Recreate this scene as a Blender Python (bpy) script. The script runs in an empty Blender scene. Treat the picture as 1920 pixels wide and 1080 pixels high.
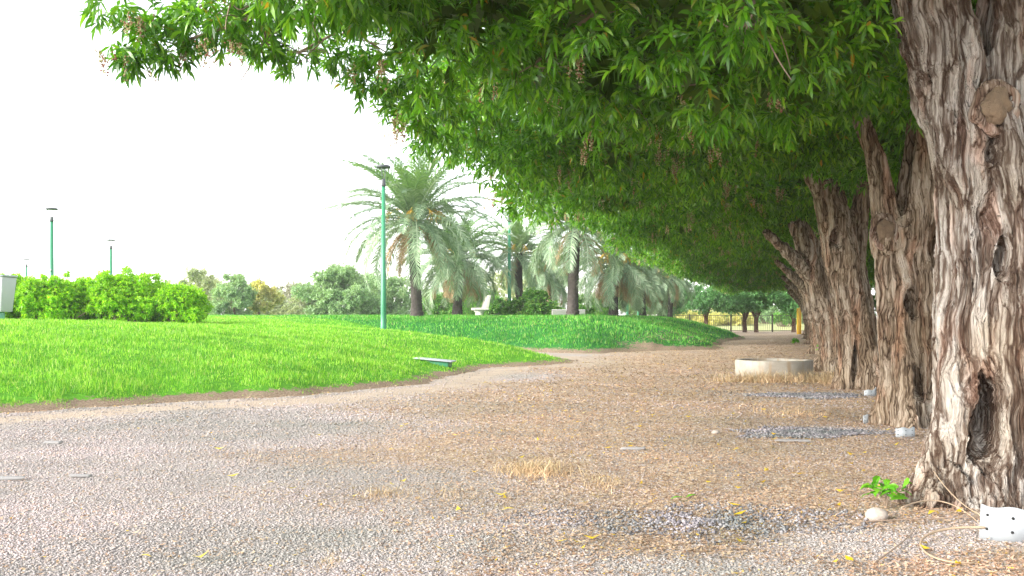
import bpy, math, random
import numpy as np
from mathutils import Vector, Matrix, noise as mnoise

SC = bpy.context.scene
COL = SC.collection
R = math.radians
FPX = 1870.0            # focal length in pixels of a 1920-wide picture
HZ = 592.0              # horizon row in that picture
CH = 1.0                # eye height

# ---------------------------------------------------------------- camera
cam = bpy.data.cameras.new('camera'); camo = bpy.data.objects.new('camera', cam)
COL.objects.link(camo); SC.camera = camo
cam.sensor_width = 36; cam.lens = 36*FPX/1920; cam.shift_y = (HZ-540)/1920
cam.clip_start = 0.05; cam.clip_end = 3000
camo.location = (0, 0, CH); camo.rotation_euler = (R(90), 0, 0)

# ---------------------------------------------------------------- sky and sun
SUN_EL, SUN_AZ = 25.0, 243.0     # azimuth from +Y clockwise: behind the camera, to the left
w = bpy.data.worlds.new("World"); SC.world = w; w.use_nodes = True
nt = w.node_tree; nt.nodes.clear()
sky = nt.nodes.new('ShaderNodeTexSky'); sky.sky_type = 'NISHITA'; sky.sun_disc = False
sky.sun_elevation = R(SUN_EL); sky.sun_rotation = R(SUN_AZ); sky.air_density = 1.0; sky.dust_density = 1.0
hs = nt.nodes.new('ShaderNodeHueSaturation'); hs.inputs['Saturation'].default_value = 0.22
bg = nt.nodes.new('ShaderNodeBackground'); bg.inputs['Strength'].default_value = 0.15
wo = nt.nodes.new('ShaderNodeOutputWorld')
nt.links.new(sky.outputs[0], hs.inputs['Color']); nt.links.new(hs.outputs[0], bg.inputs[0]); nt.links.new(bg.outputs[0], wo.inputs[0])
sl = bpy.data.lights.new('sun', 'SUN'); sl.energy = 1.6; sl.angle = R(20); sl.color = (1.0, 0.95, 0.86)
so = bpy.data.objects.new('sun', sl); COL.objects.link(so)
sd = Vector((math.sin(R(SUN_AZ))*math.cos(R(SUN_EL)), math.cos(R(SUN_AZ))*math.cos(R(SUN_EL)), math.sin(R(SUN_EL))))
so.rotation_euler = sd.to_track_quat('Z', 'Y').to_euler(); so.location = sd*50
SC.view_settings.view_transform = 'Standard'; SC.view_settings.look = 'None'
SC.view_settings.gamma = 1; SC.view_settings.exposure = 2.05
try:
    SC.cycles.max_bounces = 8; SC.cycles.diffuse_bounces = 4; SC.cycles.transparent_max_bounces = 8
    SC.cycles.volume_bounces = 1; SC.cycles.use_denoising = True
except Exception: pass

# ---------------------------------------------------------------- helpers
def link(o, parent=None):
    COL.objects.link(o)
    if parent is not None: o.parent = parent
    return o
def tag(o, label=None, cat=None, group=None, kind=None):
    if label: o['label'] = label
    if cat: o['category'] = cat
    if group: o['group'] = group
    if kind: o['kind'] = kind
    return o
def empty(name, loc, rz=0):
    o = bpy.data.objects.new(name, None); o.location = loc; o.rotation_euler = (0, 0, rz); o.empty_display_size = .2
    return link(o)
def mesh_np(name, V, F, mat, smooth=False, attrs=None):
    """V (n,3); F: array (m,3) or (m,4), or list of such arrays."""
    if isinstance(F, np.ndarray): F = [F]
    F = [f for f in F if len(f)]
    me = bpy.data.meshes.new(name)
    V = np.ascontiguousarray(V, dtype=np.float32)
    me.vertices.add(len(V)); me.vertices.foreach_set('co', V.ravel())
    li = np.concatenate([f.ravel() for f in F]).astype(np.int32)
    tot = np.concatenate([np.full(len(f), f.shape[1], np.int32) for f in F])
    st = np.zeros(len(tot), np.int32); st[1:] = np.cumsum(tot)[:-1]
    me.loops.add(len(li)); me.loops.foreach_set('vertex_index', li)
    me.polygons.add(len(tot)); me.polygons.foreach_set('loop_start', st)
    try: me.polygons.foreach_set('loop_total', tot)
    except Exception: pass
    if smooth: me.polygons.foreach_set('use_smooth', np.ones(len(tot), bool))
    me.update(calc_edges=True)
    for k, a in (attrs or {}).items():
        at = me.attributes.new(k, 'FLOAT', 'POINT'); at.data.foreach_set('value', np.ascontiguousarray(a, np.float32))
    if mat: me.materials.append(mat)
    return me
def mobj(name, V, F, mat, parent=None, smooth=False, attrs=None):
    return link(bpy.data.objects.new(name, mesh_np(name, V, F, mat, smooth, attrs)), parent)
def copy_tree(o, parent=None):
    c = o.copy(); COL.objects.link(c); c.parent = parent
    for ch in [x for x in bpy.data.objects if x.parent == o]: copy_tree(ch, c)
    return c
def nrm(a): return a/np.maximum(np.linalg.norm(a, axis=-1, keepdims=True), 1e-9)
def P(px, py, z=0.0):
    """photo pixel of a point at height z -> world x, y"""
    d = (CH-z)*FPX/(py-HZ); return np.array(((px-960)/FPX*d, d))
def X(px, d): return (px-960)/FPX*d
def Z(py, d): return CH-(py-HZ)/FPX*d

# value noise
def _h(ix, iy, iz, s):
    n = (ix*374761393 + iy*668265263 + iz*1274126177 + s*974634777) & 0xffffffff
    n = ((n ^ (n >> 13))*1274126177) & 0xffffffff
    return ((n ^ (n >> 16)) & 0xffff)/65535.0
def vnoise(x, y, z=None, s=0):
    x = np.asarray(x, float); y = np.asarray(y, float); z = np.zeros_like(x) if z is None else np.asarray(z, float)
    ix, iy, iz = (np.floor(a).astype(np.int64) for a in (x, y, z)); fx, fy, fz = x-ix, y-iy, z-iz
    fx, fy, fz = (f*f*(3-2*f) for f in (fx, fy, fz)); r = 0
    for a in (0, 1):
        for b in (0, 1):
            for c in (0, 1):
                r = r + _h(ix+a, iy+b, iz+c, s)*(fx if a else 1-fx)*(fy if b else 1-fy)*(fz if c else 1-fz)
    return r
def fbm(x, y, z=None, s=0, o=3):
    r = 0; a = .5
    for k in range(o):
        f = 2.03**k; r = r + a*vnoise(x*f, y*f, None if z is None else z*f, s+k); a *= .5
    return r/(1-.5**o)

# ---------------------------------------------------------------- materials
def mat_new(name):
    m = bpy.data.materials.new(name); m.use_nodes = True
    return m, m.node_tree, m.node_tree.nodes['Principled BSDF'], m.node_tree.nodes['Material Output']
def N(t, k, **kw):
    n = t.nodes.new(k)
    for a, b in kw.items():
        if a in n.inputs: n.inputs[a].default_value = b
        else: setattr(n, a, b)
    return n
def ramp(t, fac, stops, interp='LINEAR'):
    r = t.nodes.new('ShaderNodeValToRGB'); r.color_ramp.interpolation = interp
    e = r.color_ramp.elements
    while len(e) < len(stops): e.new(.5)
    for i, (p, c) in enumerate(stops): e[i].position = p; e[i].color = (*c, 1) if len(c) == 3 else c
    t.links.new(fac, r.inputs[0]); return r.outputs[0]
def mixc(t, fac, a, b, mode='MIX'):
    m = t.nodes.new('ShaderNodeMix'); m.data_type = 'RGBA'; m.blend_type = mode
    for s, v in ((0, fac), (6, a), (7, b)):
        if hasattr(v, 'links'): t.links.new(v, m.inputs[s])
        elif s == 0: m.inputs[0].default_value = v
        else: m.inputs[s].default_value = (*v, 1)
    return m.outputs[2]
def math_(t, op, a, b=0.0, clamp=False):
    m = t.nodes.new('ShaderNodeMath'); m.operation = op; m.use_clamp = clamp
    for s, v in ((0, a), (1, b)):
        if hasattr(v, 'links'): t.links.new(v, m.inputs[s])
        else: m.inputs[s].default_value = v
    return m.outputs[0]
def objcoord(t, scale=(1, 1, 1)):
    tc = t.nodes.new('ShaderNodeTexCoord'); mp = t.nodes.new('ShaderNodeMapping')
    mp.inputs['Scale'].default_value = scale; t.links.new(tc.outputs['Object'], mp.inputs[0]); return mp.outputs[0]
def noise_(t, vec, scale, detail=3, rough=.5):
    n = t.nodes.new('ShaderNodeTexNoise'); n.inputs['Scale'].default_value = scale; n.inputs['Detail'].default_value = detail
    n.inputs['Roughness'].default_value = rough; t.links.new(vec, n.inputs['Vector']); return n.outputs[0]
def rnd(t): return t.nodes.new('ShaderNodeNewGeometry').outputs['Random Per Island']

def leaf_mat(name, stops, trans=0.35, rough=.45, tint=1.5, nscale=.8, spec=.4):
    m, t, b, o = mat_new(name)
    c = ramp(t, rnd(t), stops)
    n = ramp(t, noise_(t, objcoord(t), nscale, 3, .6), [(.32, (0, 0, 0)), (.68, (1, 1, 1))])
    c2 = mixc(t, n, mixc(t, 1.0, c, (.68, .74, .7), 'MULTIPLY'), mixc(t, 1.0, c, (1.32, 1.2, 1.25), 'MULTIPLY'))
    t.links.new(c2, b.inputs['Base Color']); b.inputs['Roughness'].default_value = rough
    b.inputs['Specular IOR Level'].default_value = spec
    tr = t.nodes.new('ShaderNodeBsdfTranslucent')
    t.links.new(mixc(t, 1.0, c2, (tint, tint, tint*.5), 'MULTIPLY'), tr.inputs[0])
    mx = t.nodes.new('ShaderNodeMixShader'); mx.inputs[0].default_value = trans
    t.links.new(b.outputs[0], mx.inputs[1]); t.links.new(tr.outputs[0], mx.inputs[2]); t.links.new(mx.outputs[0], o.inputs[0])
    return m
def plain(name, col, rough=.6, var=.15, scale=6, metal=0.0, bump=0.0):
    m, t, b, o = mat_new(name)
    n = noise_(t, objcoord(t), scale, 5, .6)
    c = mixc(t, n, tuple(x*(1-var) for x in col), tuple(min(1, x*(1+var)) for x in col))
    t.links.new(c, b.inputs['Base Color']); b.inputs['Roughness'].default_value = rough; b.inputs['Metallic'].default_value = metal
    if bump:
        bp = t.nodes.new('ShaderNodeBump'); bp.inputs['Strength'].default_value = bump; bp.inputs['Distance'].default_value = .01
        t.links.new(noise_(t, objcoord(t), scale*8, 4), bp.inputs['Height']); t.links.new(bp.outputs[0], b.inputs['Normal'])
    return m

M = {}
M['leaf'] = leaf_mat('canopy_leaf', [(0, (.038, .13, .006)), (.35, (.075, .235, .009)), (.7, (.12, .33, .014)), (.93, (.23, .45, .03)), (.985, (.12, .26, .03)), (1, (.4, .24, .02))], .36, .3, spec=.55)
M['leaf_inner'] = leaf_mat('canopy_filler_leaf', [(0, (.04, .09, .006)), (1, (.08, .15, .01))], .25)  # oversized filler leaves, coloured darker, added inside the crown to block light
M['hedge'] = leaf_mat('hedge_leaf', [(0, (.14, .40, .012)), (.5, (.28, .58, .02)), (1, (.46, .70, .05))], .4)
M['grass'] = leaf_mat('grass_blade', [(0, (.08, .28, .015)), (.5, (.2, .48, .025)), (.88, (.35, .6, .07)), (1, (.55, .55, .24))], .35, .5, nscale=2.2)
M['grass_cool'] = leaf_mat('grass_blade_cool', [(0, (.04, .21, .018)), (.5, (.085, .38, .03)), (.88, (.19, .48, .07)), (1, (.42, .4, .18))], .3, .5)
M['stone_dark'] = leaf_mat('dark_gravel_stone', [(0, (.12, .12, .13)), (.5, (.2, .2, .21)), (1, (.34, .33, .33))], 0.0, .8, 1.0, nscale=3, spec=.15)
M['dry'] = leaf_mat('dry_grass_blade', [(0, (.36, .24, .13)), (.6, (.55, .41, .24)), (1, (.64, .54, .34))], .1, .8, 1.0)
M['weed'] = leaf_mat('weed_blade', [(0, (.3, .38, .05)), (1, (.5, .5, .12))], .3, .7, 1.1)
M['palm'] = leaf_mat('palm_leaflet', [(0, (.16, .26, .15)), (.6, (.28, .40, .24)), (1, (.42, .52, .36))], .2, .5, 1.3)  # pale grey green of its own, lightened further in place of haze
M['palm_fresh'] = leaf_mat('palm_leaflet_fresh', [(0, (.10, .22, .07)), (1, (.22, .36, .12))], .3, .5)
M['palm_dead'] = leaf_mat('dead_palm_leaflet', [(0, (.30, .19, .09)), (1, (.5, .36, .2))], .2, .7, 1.0)
M['far_green'] = leaf_mat('far_leaf_green', [(0, (.2, .34, .16)), (1, (.36, .52, .27))], .3)  # green, pale and grey far leaves lightened: haze put into the colour
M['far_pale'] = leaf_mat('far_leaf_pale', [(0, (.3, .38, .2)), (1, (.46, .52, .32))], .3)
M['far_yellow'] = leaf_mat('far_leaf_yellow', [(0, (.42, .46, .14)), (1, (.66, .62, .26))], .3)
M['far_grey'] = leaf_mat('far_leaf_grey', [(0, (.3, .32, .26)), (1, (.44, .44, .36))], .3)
M['far_green_dark'] = leaf_mat('shrub_leaf_dark', [(0, (.03, .09, .02)), (1, (.09, .2, .04))], .3)
M['fence_tree'] = leaf_mat('fence_tree_leaf', [(0, (.07, .21, .07)), (1, (.17, .38, .12))], .3)
M['bush'] = leaf_mat('bush_leaf', [(0, (.06, .22, .03)), (.6, (.14, .36, .05)), (1, (.3, .46, .1))], .35)
M['blossom'] = leaf_mat('blossom_bead', [(0, (.36, .13, .1)), (.4, (.42, .28, .16)), (.7, (.5, .5, .26)), (1, (.62, .62, .36))], .2, .8, 1.0)
M['litter'] = leaf_mat('leaf_litter', [(0, (.18, .11, .07)), (.3, (.38, .255, .17)), (.7, (.54, .40, .275)), (.93, (.62, .48, .32)), (.975, (.56, .5, .42)), (.985, (.65, .42, .04)), (1, (.7, .5, .05))], .15, .7, 1.0, spec=.15)
M['stone'] = leaf_mat('gravel_stone', [(0, (.25, .238, .232)), (.2, (.33, .308, .297)), (.6, (.38, .35, .332)), (.85, (.40, .365, .343)), (.93, (.44, .33, .255)), (1, (.43, .40, .375))], 0.0, .8, 1.0, nscale=.5, spec=.15)
M['twig'] = plain('twig', (.26, .19, .14), .85, .3, 20)
M['metal_green'] = plain('green_paint', (.035, .23, .11), .35, .08, 3)
M['metal_dark'] = plain('dark_grey_metal', (.07, .075, .085), .5, .1, 3)
M['lamp_glass'] = plain('lamp_glass', (.8, .8, .8), .2, .02, 3)
M['white_plastic'] = plain('white_plastic', (.36, .385, .41), .55, .14, 9)
M['hole'] = plain('hole_shade', (.02, .02, .02), .9)  # near-black colour standing in for the shade inside an opening
M['concrete_white'] = plain('pale_concrete', (.66, .62, .57), .8, .08, 4, bump=.3)
M['yellow'] = plain('yellow_paint', (.75, .45, .01), .5, .06, 4)
M['fence'] = plain('fence_metal', (.2, .17, .14), .6, .1, 4)
M['chip'] = plain('pale_chip', (.28, .27, .265), .9, .3, 30)
M['grey_panel'] = plain('grey_panel', (.52, .52, .55), .6, .05, 5)
M['teal'] = plain('teal_paint', (.16, .42, .34), .4, .15, 5)
M['mast'] = plain('mast_metal', (.6, .6, .6), .5)
M['rock'] = plain('pale_rock', (.36, .31, .27), .9, .25, 30, bump=.5)
M['sprout'] = leaf_mat('sprout_leaf', [(0, (.09, .34, .02)), (1, (.2, .5, .03))], .4)
M['yleaf'] = leaf_mat('yellow_leaf', [(0, (.6, .4, .02)), (1, (.7, .55, .05))], .2)

def concrete_mat():
    m, t, b, o = mat_new('ring_concrete')
    v = objcoord(t)
    n = noise_(t, v, 3.0, 6, .65); st = noise_(t, objcoord(t, (4, 4, .5)), 3, 4)
    c = ramp(t, n, [(.3, (.24, .21, .17)), (.6, (.38, .35, .30))])
    c = mixc(t, ramp(t, st, [(.5, (0, 0, 0)), (.68, (.8, .8, .8))]), c, (.28, .2, .12))  # brown streaks from stretched noise, spread at random around the ring
    t.links.new(c, b.inputs['Base Color']); b.inputs['Roughness'].default_value = .9
    bp = t.nodes.new('ShaderNodeBump'); bp.inputs['Strength'].default_value = .4; bp.inputs['Distance'].default_value = .01
    t.links.new(noise_(t, v, 25, 5), bp.inputs['Height']); t.links.new(bp.outputs[0], b.inputs['Normal'])
    return m
M['concrete'] = concrete_mat()

def bark_mat(name, amp=.022, sc=1.0, cols=None, zst=.13):
    """furrowed plated bark: ridged noise stretched along the trunk drives both relief and colour"""
    m, t, b, o = mat_new(name)
    base = objcoord(t)
    wn = t.nodes.new('ShaderNodeTexNoise'); wn.inputs['Scale'].default_value = 2.2*sc; wn.inputs['Detail'].default_value = 2
    t.links.new(base, wn.inputs['Vector'])
    sub = t.nodes.new('ShaderNodeVectorMath'); sub.operation = 'SUBTRACT'; t.links.new(wn.outputs['Color'], sub.inputs[0]); sub.inputs[1].default_value = (.5, .5, .5)
    scv = t.nodes.new('ShaderNodeVectorMath'); scv.operation = 'MULTIPLY'; t.links.new(sub.outputs[0], scv.inputs[0]); scv.inputs[1].default_value = (.2/sc, .2/sc, .1)
    add = t.nodes.new('ShaderNodeVectorMath'); add.operation = 'ADD'; t.links.new(base, add.inputs[0]); t.links.new(scv.outputs[0], add.inputs[1])
    def stretched(k, zs):
        mp = t.nodes.new('ShaderNodeMapping'); mp.inputs['Scale'].default_value = (k, k, k*zs); t.links.new(add.outputs[0], mp.inputs[0]); return mp.outputs[0]
    def ridged(vec, gain, det=3, rough=.55):
        n = noise_(t, vec, 1.0, det, rough); r = math_(t, 'ABSOLUTE', math_(t, 'SUBTRACT', n, .5)); return math_(t, 'MULTIPLY', r, gain, True)
    v = stretched(6*sc, .16)
    A_ = ridged(stretched(10*sc, .075), 6.0, 3)
    B_ = ridged(stretched(28*sc, .06), 4.5, 4, .6)
    vo = t.nodes.new('ShaderNodeTexVoronoi'); vo.feature = 'DISTANCE_TO_EDGE'; vo.inputs['Scale'].default_value = 1.0; t.links.new(stretched(32*sc, .11), vo.inputs['Vector'])
    C_ = ramp(t, vo.outputs[0], [(0, (0, 0, 0)), (.16, (1, 1, 1))], 'EASE')
    h = math_(t, 'ADD', math_(t, 'MULTIPLY', A_, .46), math_(t, 'MULTIPLY', B_, .38))
    h = math_(t, 'ADD', h, math_(t, 'MULTIPLY', C_, .16))
    cols = cols or [(.25, (.07, .042, .03)), (.5, (.2, .13, .095)), (.72, (.33, .265, .22)), (1.0, (.5, .455, .42))]
    c = ramp(t, h, cols)
    red = ramp(t, noise_(t, v, 1.3, 3, .6), [(.52, (0, 0, 0)), (.66, (1, 1, 1))])
    c = mixc(t, math_(t, 'MULTIPLY', red, .42), c, mixc(t, 1.0, c, (1.2, .72, .55), 'MULTIPLY'))
    grime = noise_(t, base, 1.6, 4, .6)
    c = mixc(t, ramp(t, grime, [(.35, (0, 0, 0)), (.65, (.8, .8, .8))]), mixc(t, 1.0, c, (.78, .7, .6), 'MULTIPLY'), mixc(t, 1.0, c, (1.08, 1.08, 1.1), 'MULTIPLY'))
    t.links.new(c, b.inputs['Base Color']); b.inputs['Roughness'].default_value = .92; b.inputs['Specular IOR Level'].default_value = .15
    fine = noise_(t, objcoord(t, (1, 1, .25)), 90*sc, 4, .7)
    bp = t.nodes.new('ShaderNodeBump'); bp.inputs['Strength'].default_value = .6; bp.inputs['Distance'].default_value = .006
    t.links.new(fine, bp.inputs['Height']); t.links.new(bp.outputs[0], b.inputs['Normal'])
    d = t.nodes.new('ShaderNodeDisplacement'); d.inputs['Scale'].default_value = amp; d.inputs['Midlevel'].default_value = .65
    t.links.new(h, d.inputs['Height']); t.links.new(d.outputs[0], o.inputs['Displacement'])
    m.displacement_method = 'BOTH'
    return m
M['bark'] = bark_mat('furrowed_bark', .034, 1.0, [(.12, (.06, .038, .028)), (.33, (.14, .11, .092)), (.52, (.31, .285, .262)), (.8, (.5, .48, .46))])
M['bark_brown'] = bark_mat('furrowed_brown_bark', .03, 1.0, [(.12, (.05, .032, .02)), (.34, (.22, .17, .125)), (.55, (.40, .34, .275)), (.85, (.56, .505, .44))])
M['bark_rim'] = bark_mat('healed_rim_bark', .008, 1.4, [(.12, (.05, .03, .022)), (.36, (.19, .14, .11)), (.6, (.34, .29, .255)), (.9, (.5, .47, .44))], .5)
M['bark_far'] = bark_mat('far_bark', .0, 2.0)
M['palm_trunk'] = plain('palm_trunk_bark', (.06, .048, .043), .9, .8, 9)
M['palm_trunk_dark'] = plain('palm_trunk_dark', (.06, .052, .05), .9, .5, 14)
M['soil'] = plain('dark_soil', (.16, .11, .08), .95, .4, 20, bump=.8)
M['meadow'] = plain('meadow_ground', (.36, .38, .14), .95, .35, .6)
M['cut_wood'] = plain('cut_wood', (.2, .14, .09), .9, .5, 26, bump=.9)

# ---------------------------------------------------------------- terrain
ROW = np.array((0.261, 0.965)); ROW = ROW/np.linalg.norm(ROW); LEFTN = np.array((-ROW[1], ROW[0]))
def row_dist(x, y): return (x-1.05)*LEFTN[0] + (y-0)*LEFTN[1]      # metres to the left of the trunk line
PA = np.array([P(1080, 680), P(960, 687), P(900, 692), P(842, 704), P(780, 722), P(700, 729), P(560, 743), P(430, 750), P(300, 756), P(120, 768), P(0, 776),
               (-8.2, 9.0), (-14, 8), (-30, 5), (-90, 0), (-90, 62), (-6, 62), (-4.0, 40), (-2.2, 31.5), (-1.2, 28.8), (-.2, 26), (.6, 24.2), (1.2, 22.6)])
PB = np.array([P(1345, 655), P(1290, 657), P(1200, 658.5), P(1120, 662), P(1050, 662), (.1, 28.2), (-1.4, 28.9), (-5, 29), (-12, 31), (-90, 40), (-90, 62), (-6, 62), (11, 57), (11.2, 50), P(1392, 636), (8.3, 39), (7.1, 34.5), (6.5, 31.5)])
def sdf(poly, x, y):
    """signed distance, positive inside"""
    x = np.asarray(x, float); y = np.asarray(y, float); d = np.full(x.shape, 1e9); ins = np.zeros(x.shape, bool)
    for i in range(len(poly)):
        a = poly[i]; b = poly[(i+1) % len(poly)]; e = b-a
        t = np.clip(((x-a[0])*e[0]+(y-a[1])*e[1])/max(e@e, 1e-9), 0, 1)
        d = np.minimum(d, np.hypot(x-a[0]-t*e[0], y-a[1]-t*e[1]))
        c = ((a[1] > y) != (b[1] > y)) & (x < e[0]*(y-a[1])/(e[1] if abs(e[1]) > 1e-9 else 1e-9)+a[0]); ins ^= c
    return np.where(ins, d, -d)
def edge_noise(x, y): return (fbm(x*1.3, y*1.3, s=5, o=3)-.5)*.8 + (fbm(x*4.5, y*4.5, s=8, o=2)-.5)*.45
def lawn_parts(x, y):
    en = edge_noise(x, y)
    a = sdf(PA, x, y)+en*.55; b = sdf(PB, x, y)+en*.7
    ta = np.clip(a/7.0, 0, 1); tb = np.clip(b/4.6, 0, 1)
    ha = .91*(1-(1-ta)**2); hb = .93*(1-(1-tb)**2.0)
    ha = ha - .13*np.exp(-((x+6.5)**2+(y-22)**2)/18) - .14*np.exp(-((x+3.2)**2+(y-29)**2)/14)
    hb = hb + .05*np.exp(-((x-2.1)**2+(y-32)**2)/1.2)
    return a, b, ha, hb
def ground_z(x, y):
    return (fbm(x*.9, y*.9, s=3, o=2)-.5)*.035*np.clip((55-np.asarray(y))/10, 0, 1)
def lawn_z(x, y):
    a, b, ha, hb = lawn_parts(x, y)
    s = np.maximum(a, b); h = np.maximum(np.where(a > 0, ha, 0), np.where(b > 0, hb, 0))
    h = h + (fbm(x*1.1, y*1.1, s=31, o=3)-.5)*.07*np.clip(s/1.5, 0, 1)
    return s, np.where(s > 0, ground_z(x, y)+h+.012, ground_z(x, y)-.05 + .062*np.clip((s+.2)/.2, 0, 1))
def surf_z(x, y):
    s, z = lawn_z(np.array([x], float), np.array([y], float)); g = ground_z(np.array([x], float), np.array([y], float))
    return float(max(z[0] if s[0] > 0 else -9, g[0]))

def grid(xs, ys, zf):
    gx, gy = np.meshgrid(xs, ys); gx = gx.ravel(); gy = gy.ravel(); nx, ny = len(xs), len(ys)
    V = np.stack([gx, gy, zf(gx, gy)], 1)
    i = (np.arange(ny-1)[:, None]*nx+np.arange(nx-1)[None]).ravel()
    return V, np.stack([i, i+1, i+nx+1, i+nx], 1)
def lines(lo, hi, step, far_lo, far_hi, k=1.25):
    a = list(np.arange(lo, hi+1e-6, step)); s = step; v = hi
    while v < far_hi: s *= k; v = min(v+s, far_hi); a.append(v)
    s = step; v = lo
    while v > far_lo: s *= k; v = max(v-s, far_lo); a.insert(0, v)
    return np.array(a)
def ground_mat():
    m, t, b, o = mat_new('path_gravel'); v = objcoord(t)
    def attr(n):
        a = t.nodes.new('ShaderNodeAttribute'); a.attribute_name = n; return a.outputs['Fac']
    vo = t.nodes.new('ShaderNodeTexVoronoi'); vo.inputs['Scale'].default_value = 55; t.links.new(v, vo.inputs['Vector'])
    sep = t.nodes.new('ShaderNodeSeparateColor'); t.links.new(vo.outputs['Color'], sep.inputs[0])
    n1 = noise_(t, v, 90, 5, .75); n2 = noise_(t, v, 2.3, 5, .6); n3 = noise_(t, v, 18, 4, .7)
    grey = ramp(t, sep.outputs[0], [(0, (.32, .296, .278)), (.5, (.38, .348, .326)), (.9, (.42, .382, .355)), (1, (.46, .425, .40))])
    grey = mixc(t, ramp(t, n3, [(.5, (0, 0, 0)), (.75, (.6, .6, .6))]), grey, (.36, .28, .22))
    lit = ramp(t, sep.outputs[1], [(0, (.26, .17, .11)), (.4, (.43, .305, .205)), (.8, (.53, .41, .295)), (1, (.6, .51, .41))])
    dirt = ramp(t, n1, [(.3, (.36, .28, .21)), (.7, (.52, .43, .34))])
    k = math_(t, 'ADD', attr('litter'), math_(t, 'MULTIPLY', math_(t, 'SUBTRACT', n3, .5), .9), True)
    k = math_(t, 'MULTIPLY', k, ramp(t, n2, [(.3, (.55,)*3), (.55, (1, 1, 1))]), True)
    c = mixc(t, k, grey, lit)
    c = mixc(t, math_(t, 'ADD', attr('dirt'), math_(t, 'MULTIPLY', math_(t, 'SUBTRACT', n3, .5), 1.0), True), c, dirt)
    c = mixc(t, 1.0, c, ramp(t, n2, [(.3, (.86, .85, .85)), (.7, (1.1, 1.1, 1.1))]), 'MULTIPLY')
    t.links.new(c, b.inputs['Base Color']); b.inputs['Roughness'].default_value = .95; b.inputs['Specular IOR Level'].default_value = .1
    bp = t.nodes.new('ShaderNodeBump'); bp.inputs['Strength'].default_value = .9; bp.inputs['Distance'].default_value = .012
    hh = math_(t, 'ADD', math_(t, 'MULTIPLY', vo.outputs['Distance'], -1.0), math_(t, 'MULTIPLY', n1, .7))
    t.links.new(hh, bp.inputs['Height']); t.links.new(bp.outputs[0], b.inputs['Normal'])
    return m
def masks(x, y):
    rd = row_dist(x, y); n = fbm(x*.55, y*.55, s=11, o=3)
    wl = np.interp(y, [4, 7, 12, 20, 40], [2.3, 4.2, 5.0, 5.4, 7])
    lit = np.clip((wl-rd)/1.6+.3+(n-.5)*2.0, 0, 1)
    for (cx, cy, rx, ry) in ((2.35, 4.55, .55, .35), (1.5, 4.4, .5, .35), (2.75, 8.7, .6, .35), (3.6, 12.6, .9, .5), (.8, 3.9, .6, .3)):
        lit *= 1-.9*np.exp(-(((x-cx)/rx)**2+((y-cy)/ry)**2)**2)
    s = np.maximum(sdf(PA, x, y), sdf(PB, x, y))
    dirt = np.exp(-((s+.55+(n-.5)*.5)/.5)**2)*1.15*np.clip((30-y)/6, .4, 1)
    dirt = np.maximum(dirt, .9*np.exp(-(((x-2.75)/.8)**2+((y-4.35)/.5)**2)))
    return lit, np.clip(dirt, 0, 1)
gx = lines(-9, 12, .13, -900, 900); gy = lines(2.5, 46, .13, -60, 1500)
V, F = grid(gx, gy, lambda x, y: ground_z(x, y)); lit, dirt = masks(V[:, 0], V[:, 1])
# the ground sheet sinks under the mounds
s_, _ = lawn_z(V[:, 0], V[:, 1]); V[:, 2] -= .3*np.clip((s_-.35)/.6, 0, 1)
g = mobj('ground', V, F, ground_mat(), smooth=True, attrs={'litter': lit, 'dirt': dirt}); tag(g, kind='structure')

def lawn_mat():
    m, t, b, o = mat_new('lawn_turf'); v = objcoord(t)
    a = t.nodes.new('ShaderNodeAttribute'); a.attribute_name = 'cool'
    n1 = noise_(t, v, 30, 5, .8); n2 = noise_(t, v, 1.2, 4, .6)
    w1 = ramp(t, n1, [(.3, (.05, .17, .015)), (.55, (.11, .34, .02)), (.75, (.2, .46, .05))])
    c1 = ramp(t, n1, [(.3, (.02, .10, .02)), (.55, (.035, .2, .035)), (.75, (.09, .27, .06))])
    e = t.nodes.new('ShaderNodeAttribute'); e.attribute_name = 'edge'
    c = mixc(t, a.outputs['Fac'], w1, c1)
    k = math_(t, 'ADD', e.outputs['Fac'], math_(t, 'MULTIPLY', math_(t, 'SUBTRACT', noise_(t, v, 9, 6, .8), .5), 2.2))
    k = ramp(t, k, [(.42, (0, 0, 0)), (.58, (1, 1, 1))])
    c = mixc(t, k, c, ramp(t, noise_(t, v, 40, 4, .8), [(.3, (.14, .09, .06)), (.7, (.40, .31, .22))]))
    t.links.new(c, b.inputs['Base Color']); b.inputs['Roughness'].default_value = .9; b.inputs['Specular IOR Level'].default_value = .1
    bp = t.nodes.new('ShaderNodeBump'); bp.inputs['Strength'].default_value = 1; bp.inputs['Distance'].default_value = .03
    t.links.new(n1, bp.inputs['Height']); t.links.new(bp.outputs[0], b.inputs['Normal'])
    return m
lx = lines(-13, 12, .14, -88, 13, 1.2); ly = lines(8, 47, .14, 1, 62, 1.2)
V, F = grid(lx, ly, lambda x, y: lawn_z(x, y)[1]); s_, _ = lawn_z(V[:, 0], V[:, 1])
F = F[(s_[F] > -.2).any(1)]
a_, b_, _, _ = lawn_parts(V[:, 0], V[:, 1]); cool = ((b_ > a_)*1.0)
bare = np.clip(1.05-s_/.42, 0, 1)*np.clip((s_+.3)/.3, 0, 1)
bare = np.maximum(bare, .85*np.exp(-(((V[:, 0]-4.4)/1.6)**2+((V[:, 1]-28.5)/.6)**2)))
bare = np.maximum(bare, .46*(b_ > a_)*np.exp(-((b_-1.1)/.9)**2)*np.clip((V[:, 0]-2)/2, 0, 1)*np.clip((8-V[:, 0])/1, 0, 1))
lw = mobj('lawn', V, F, lawn_mat(), smooth=True, attrs={'cool': cool, 'edge': bare}); tag(lw, kind='structure')

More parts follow.
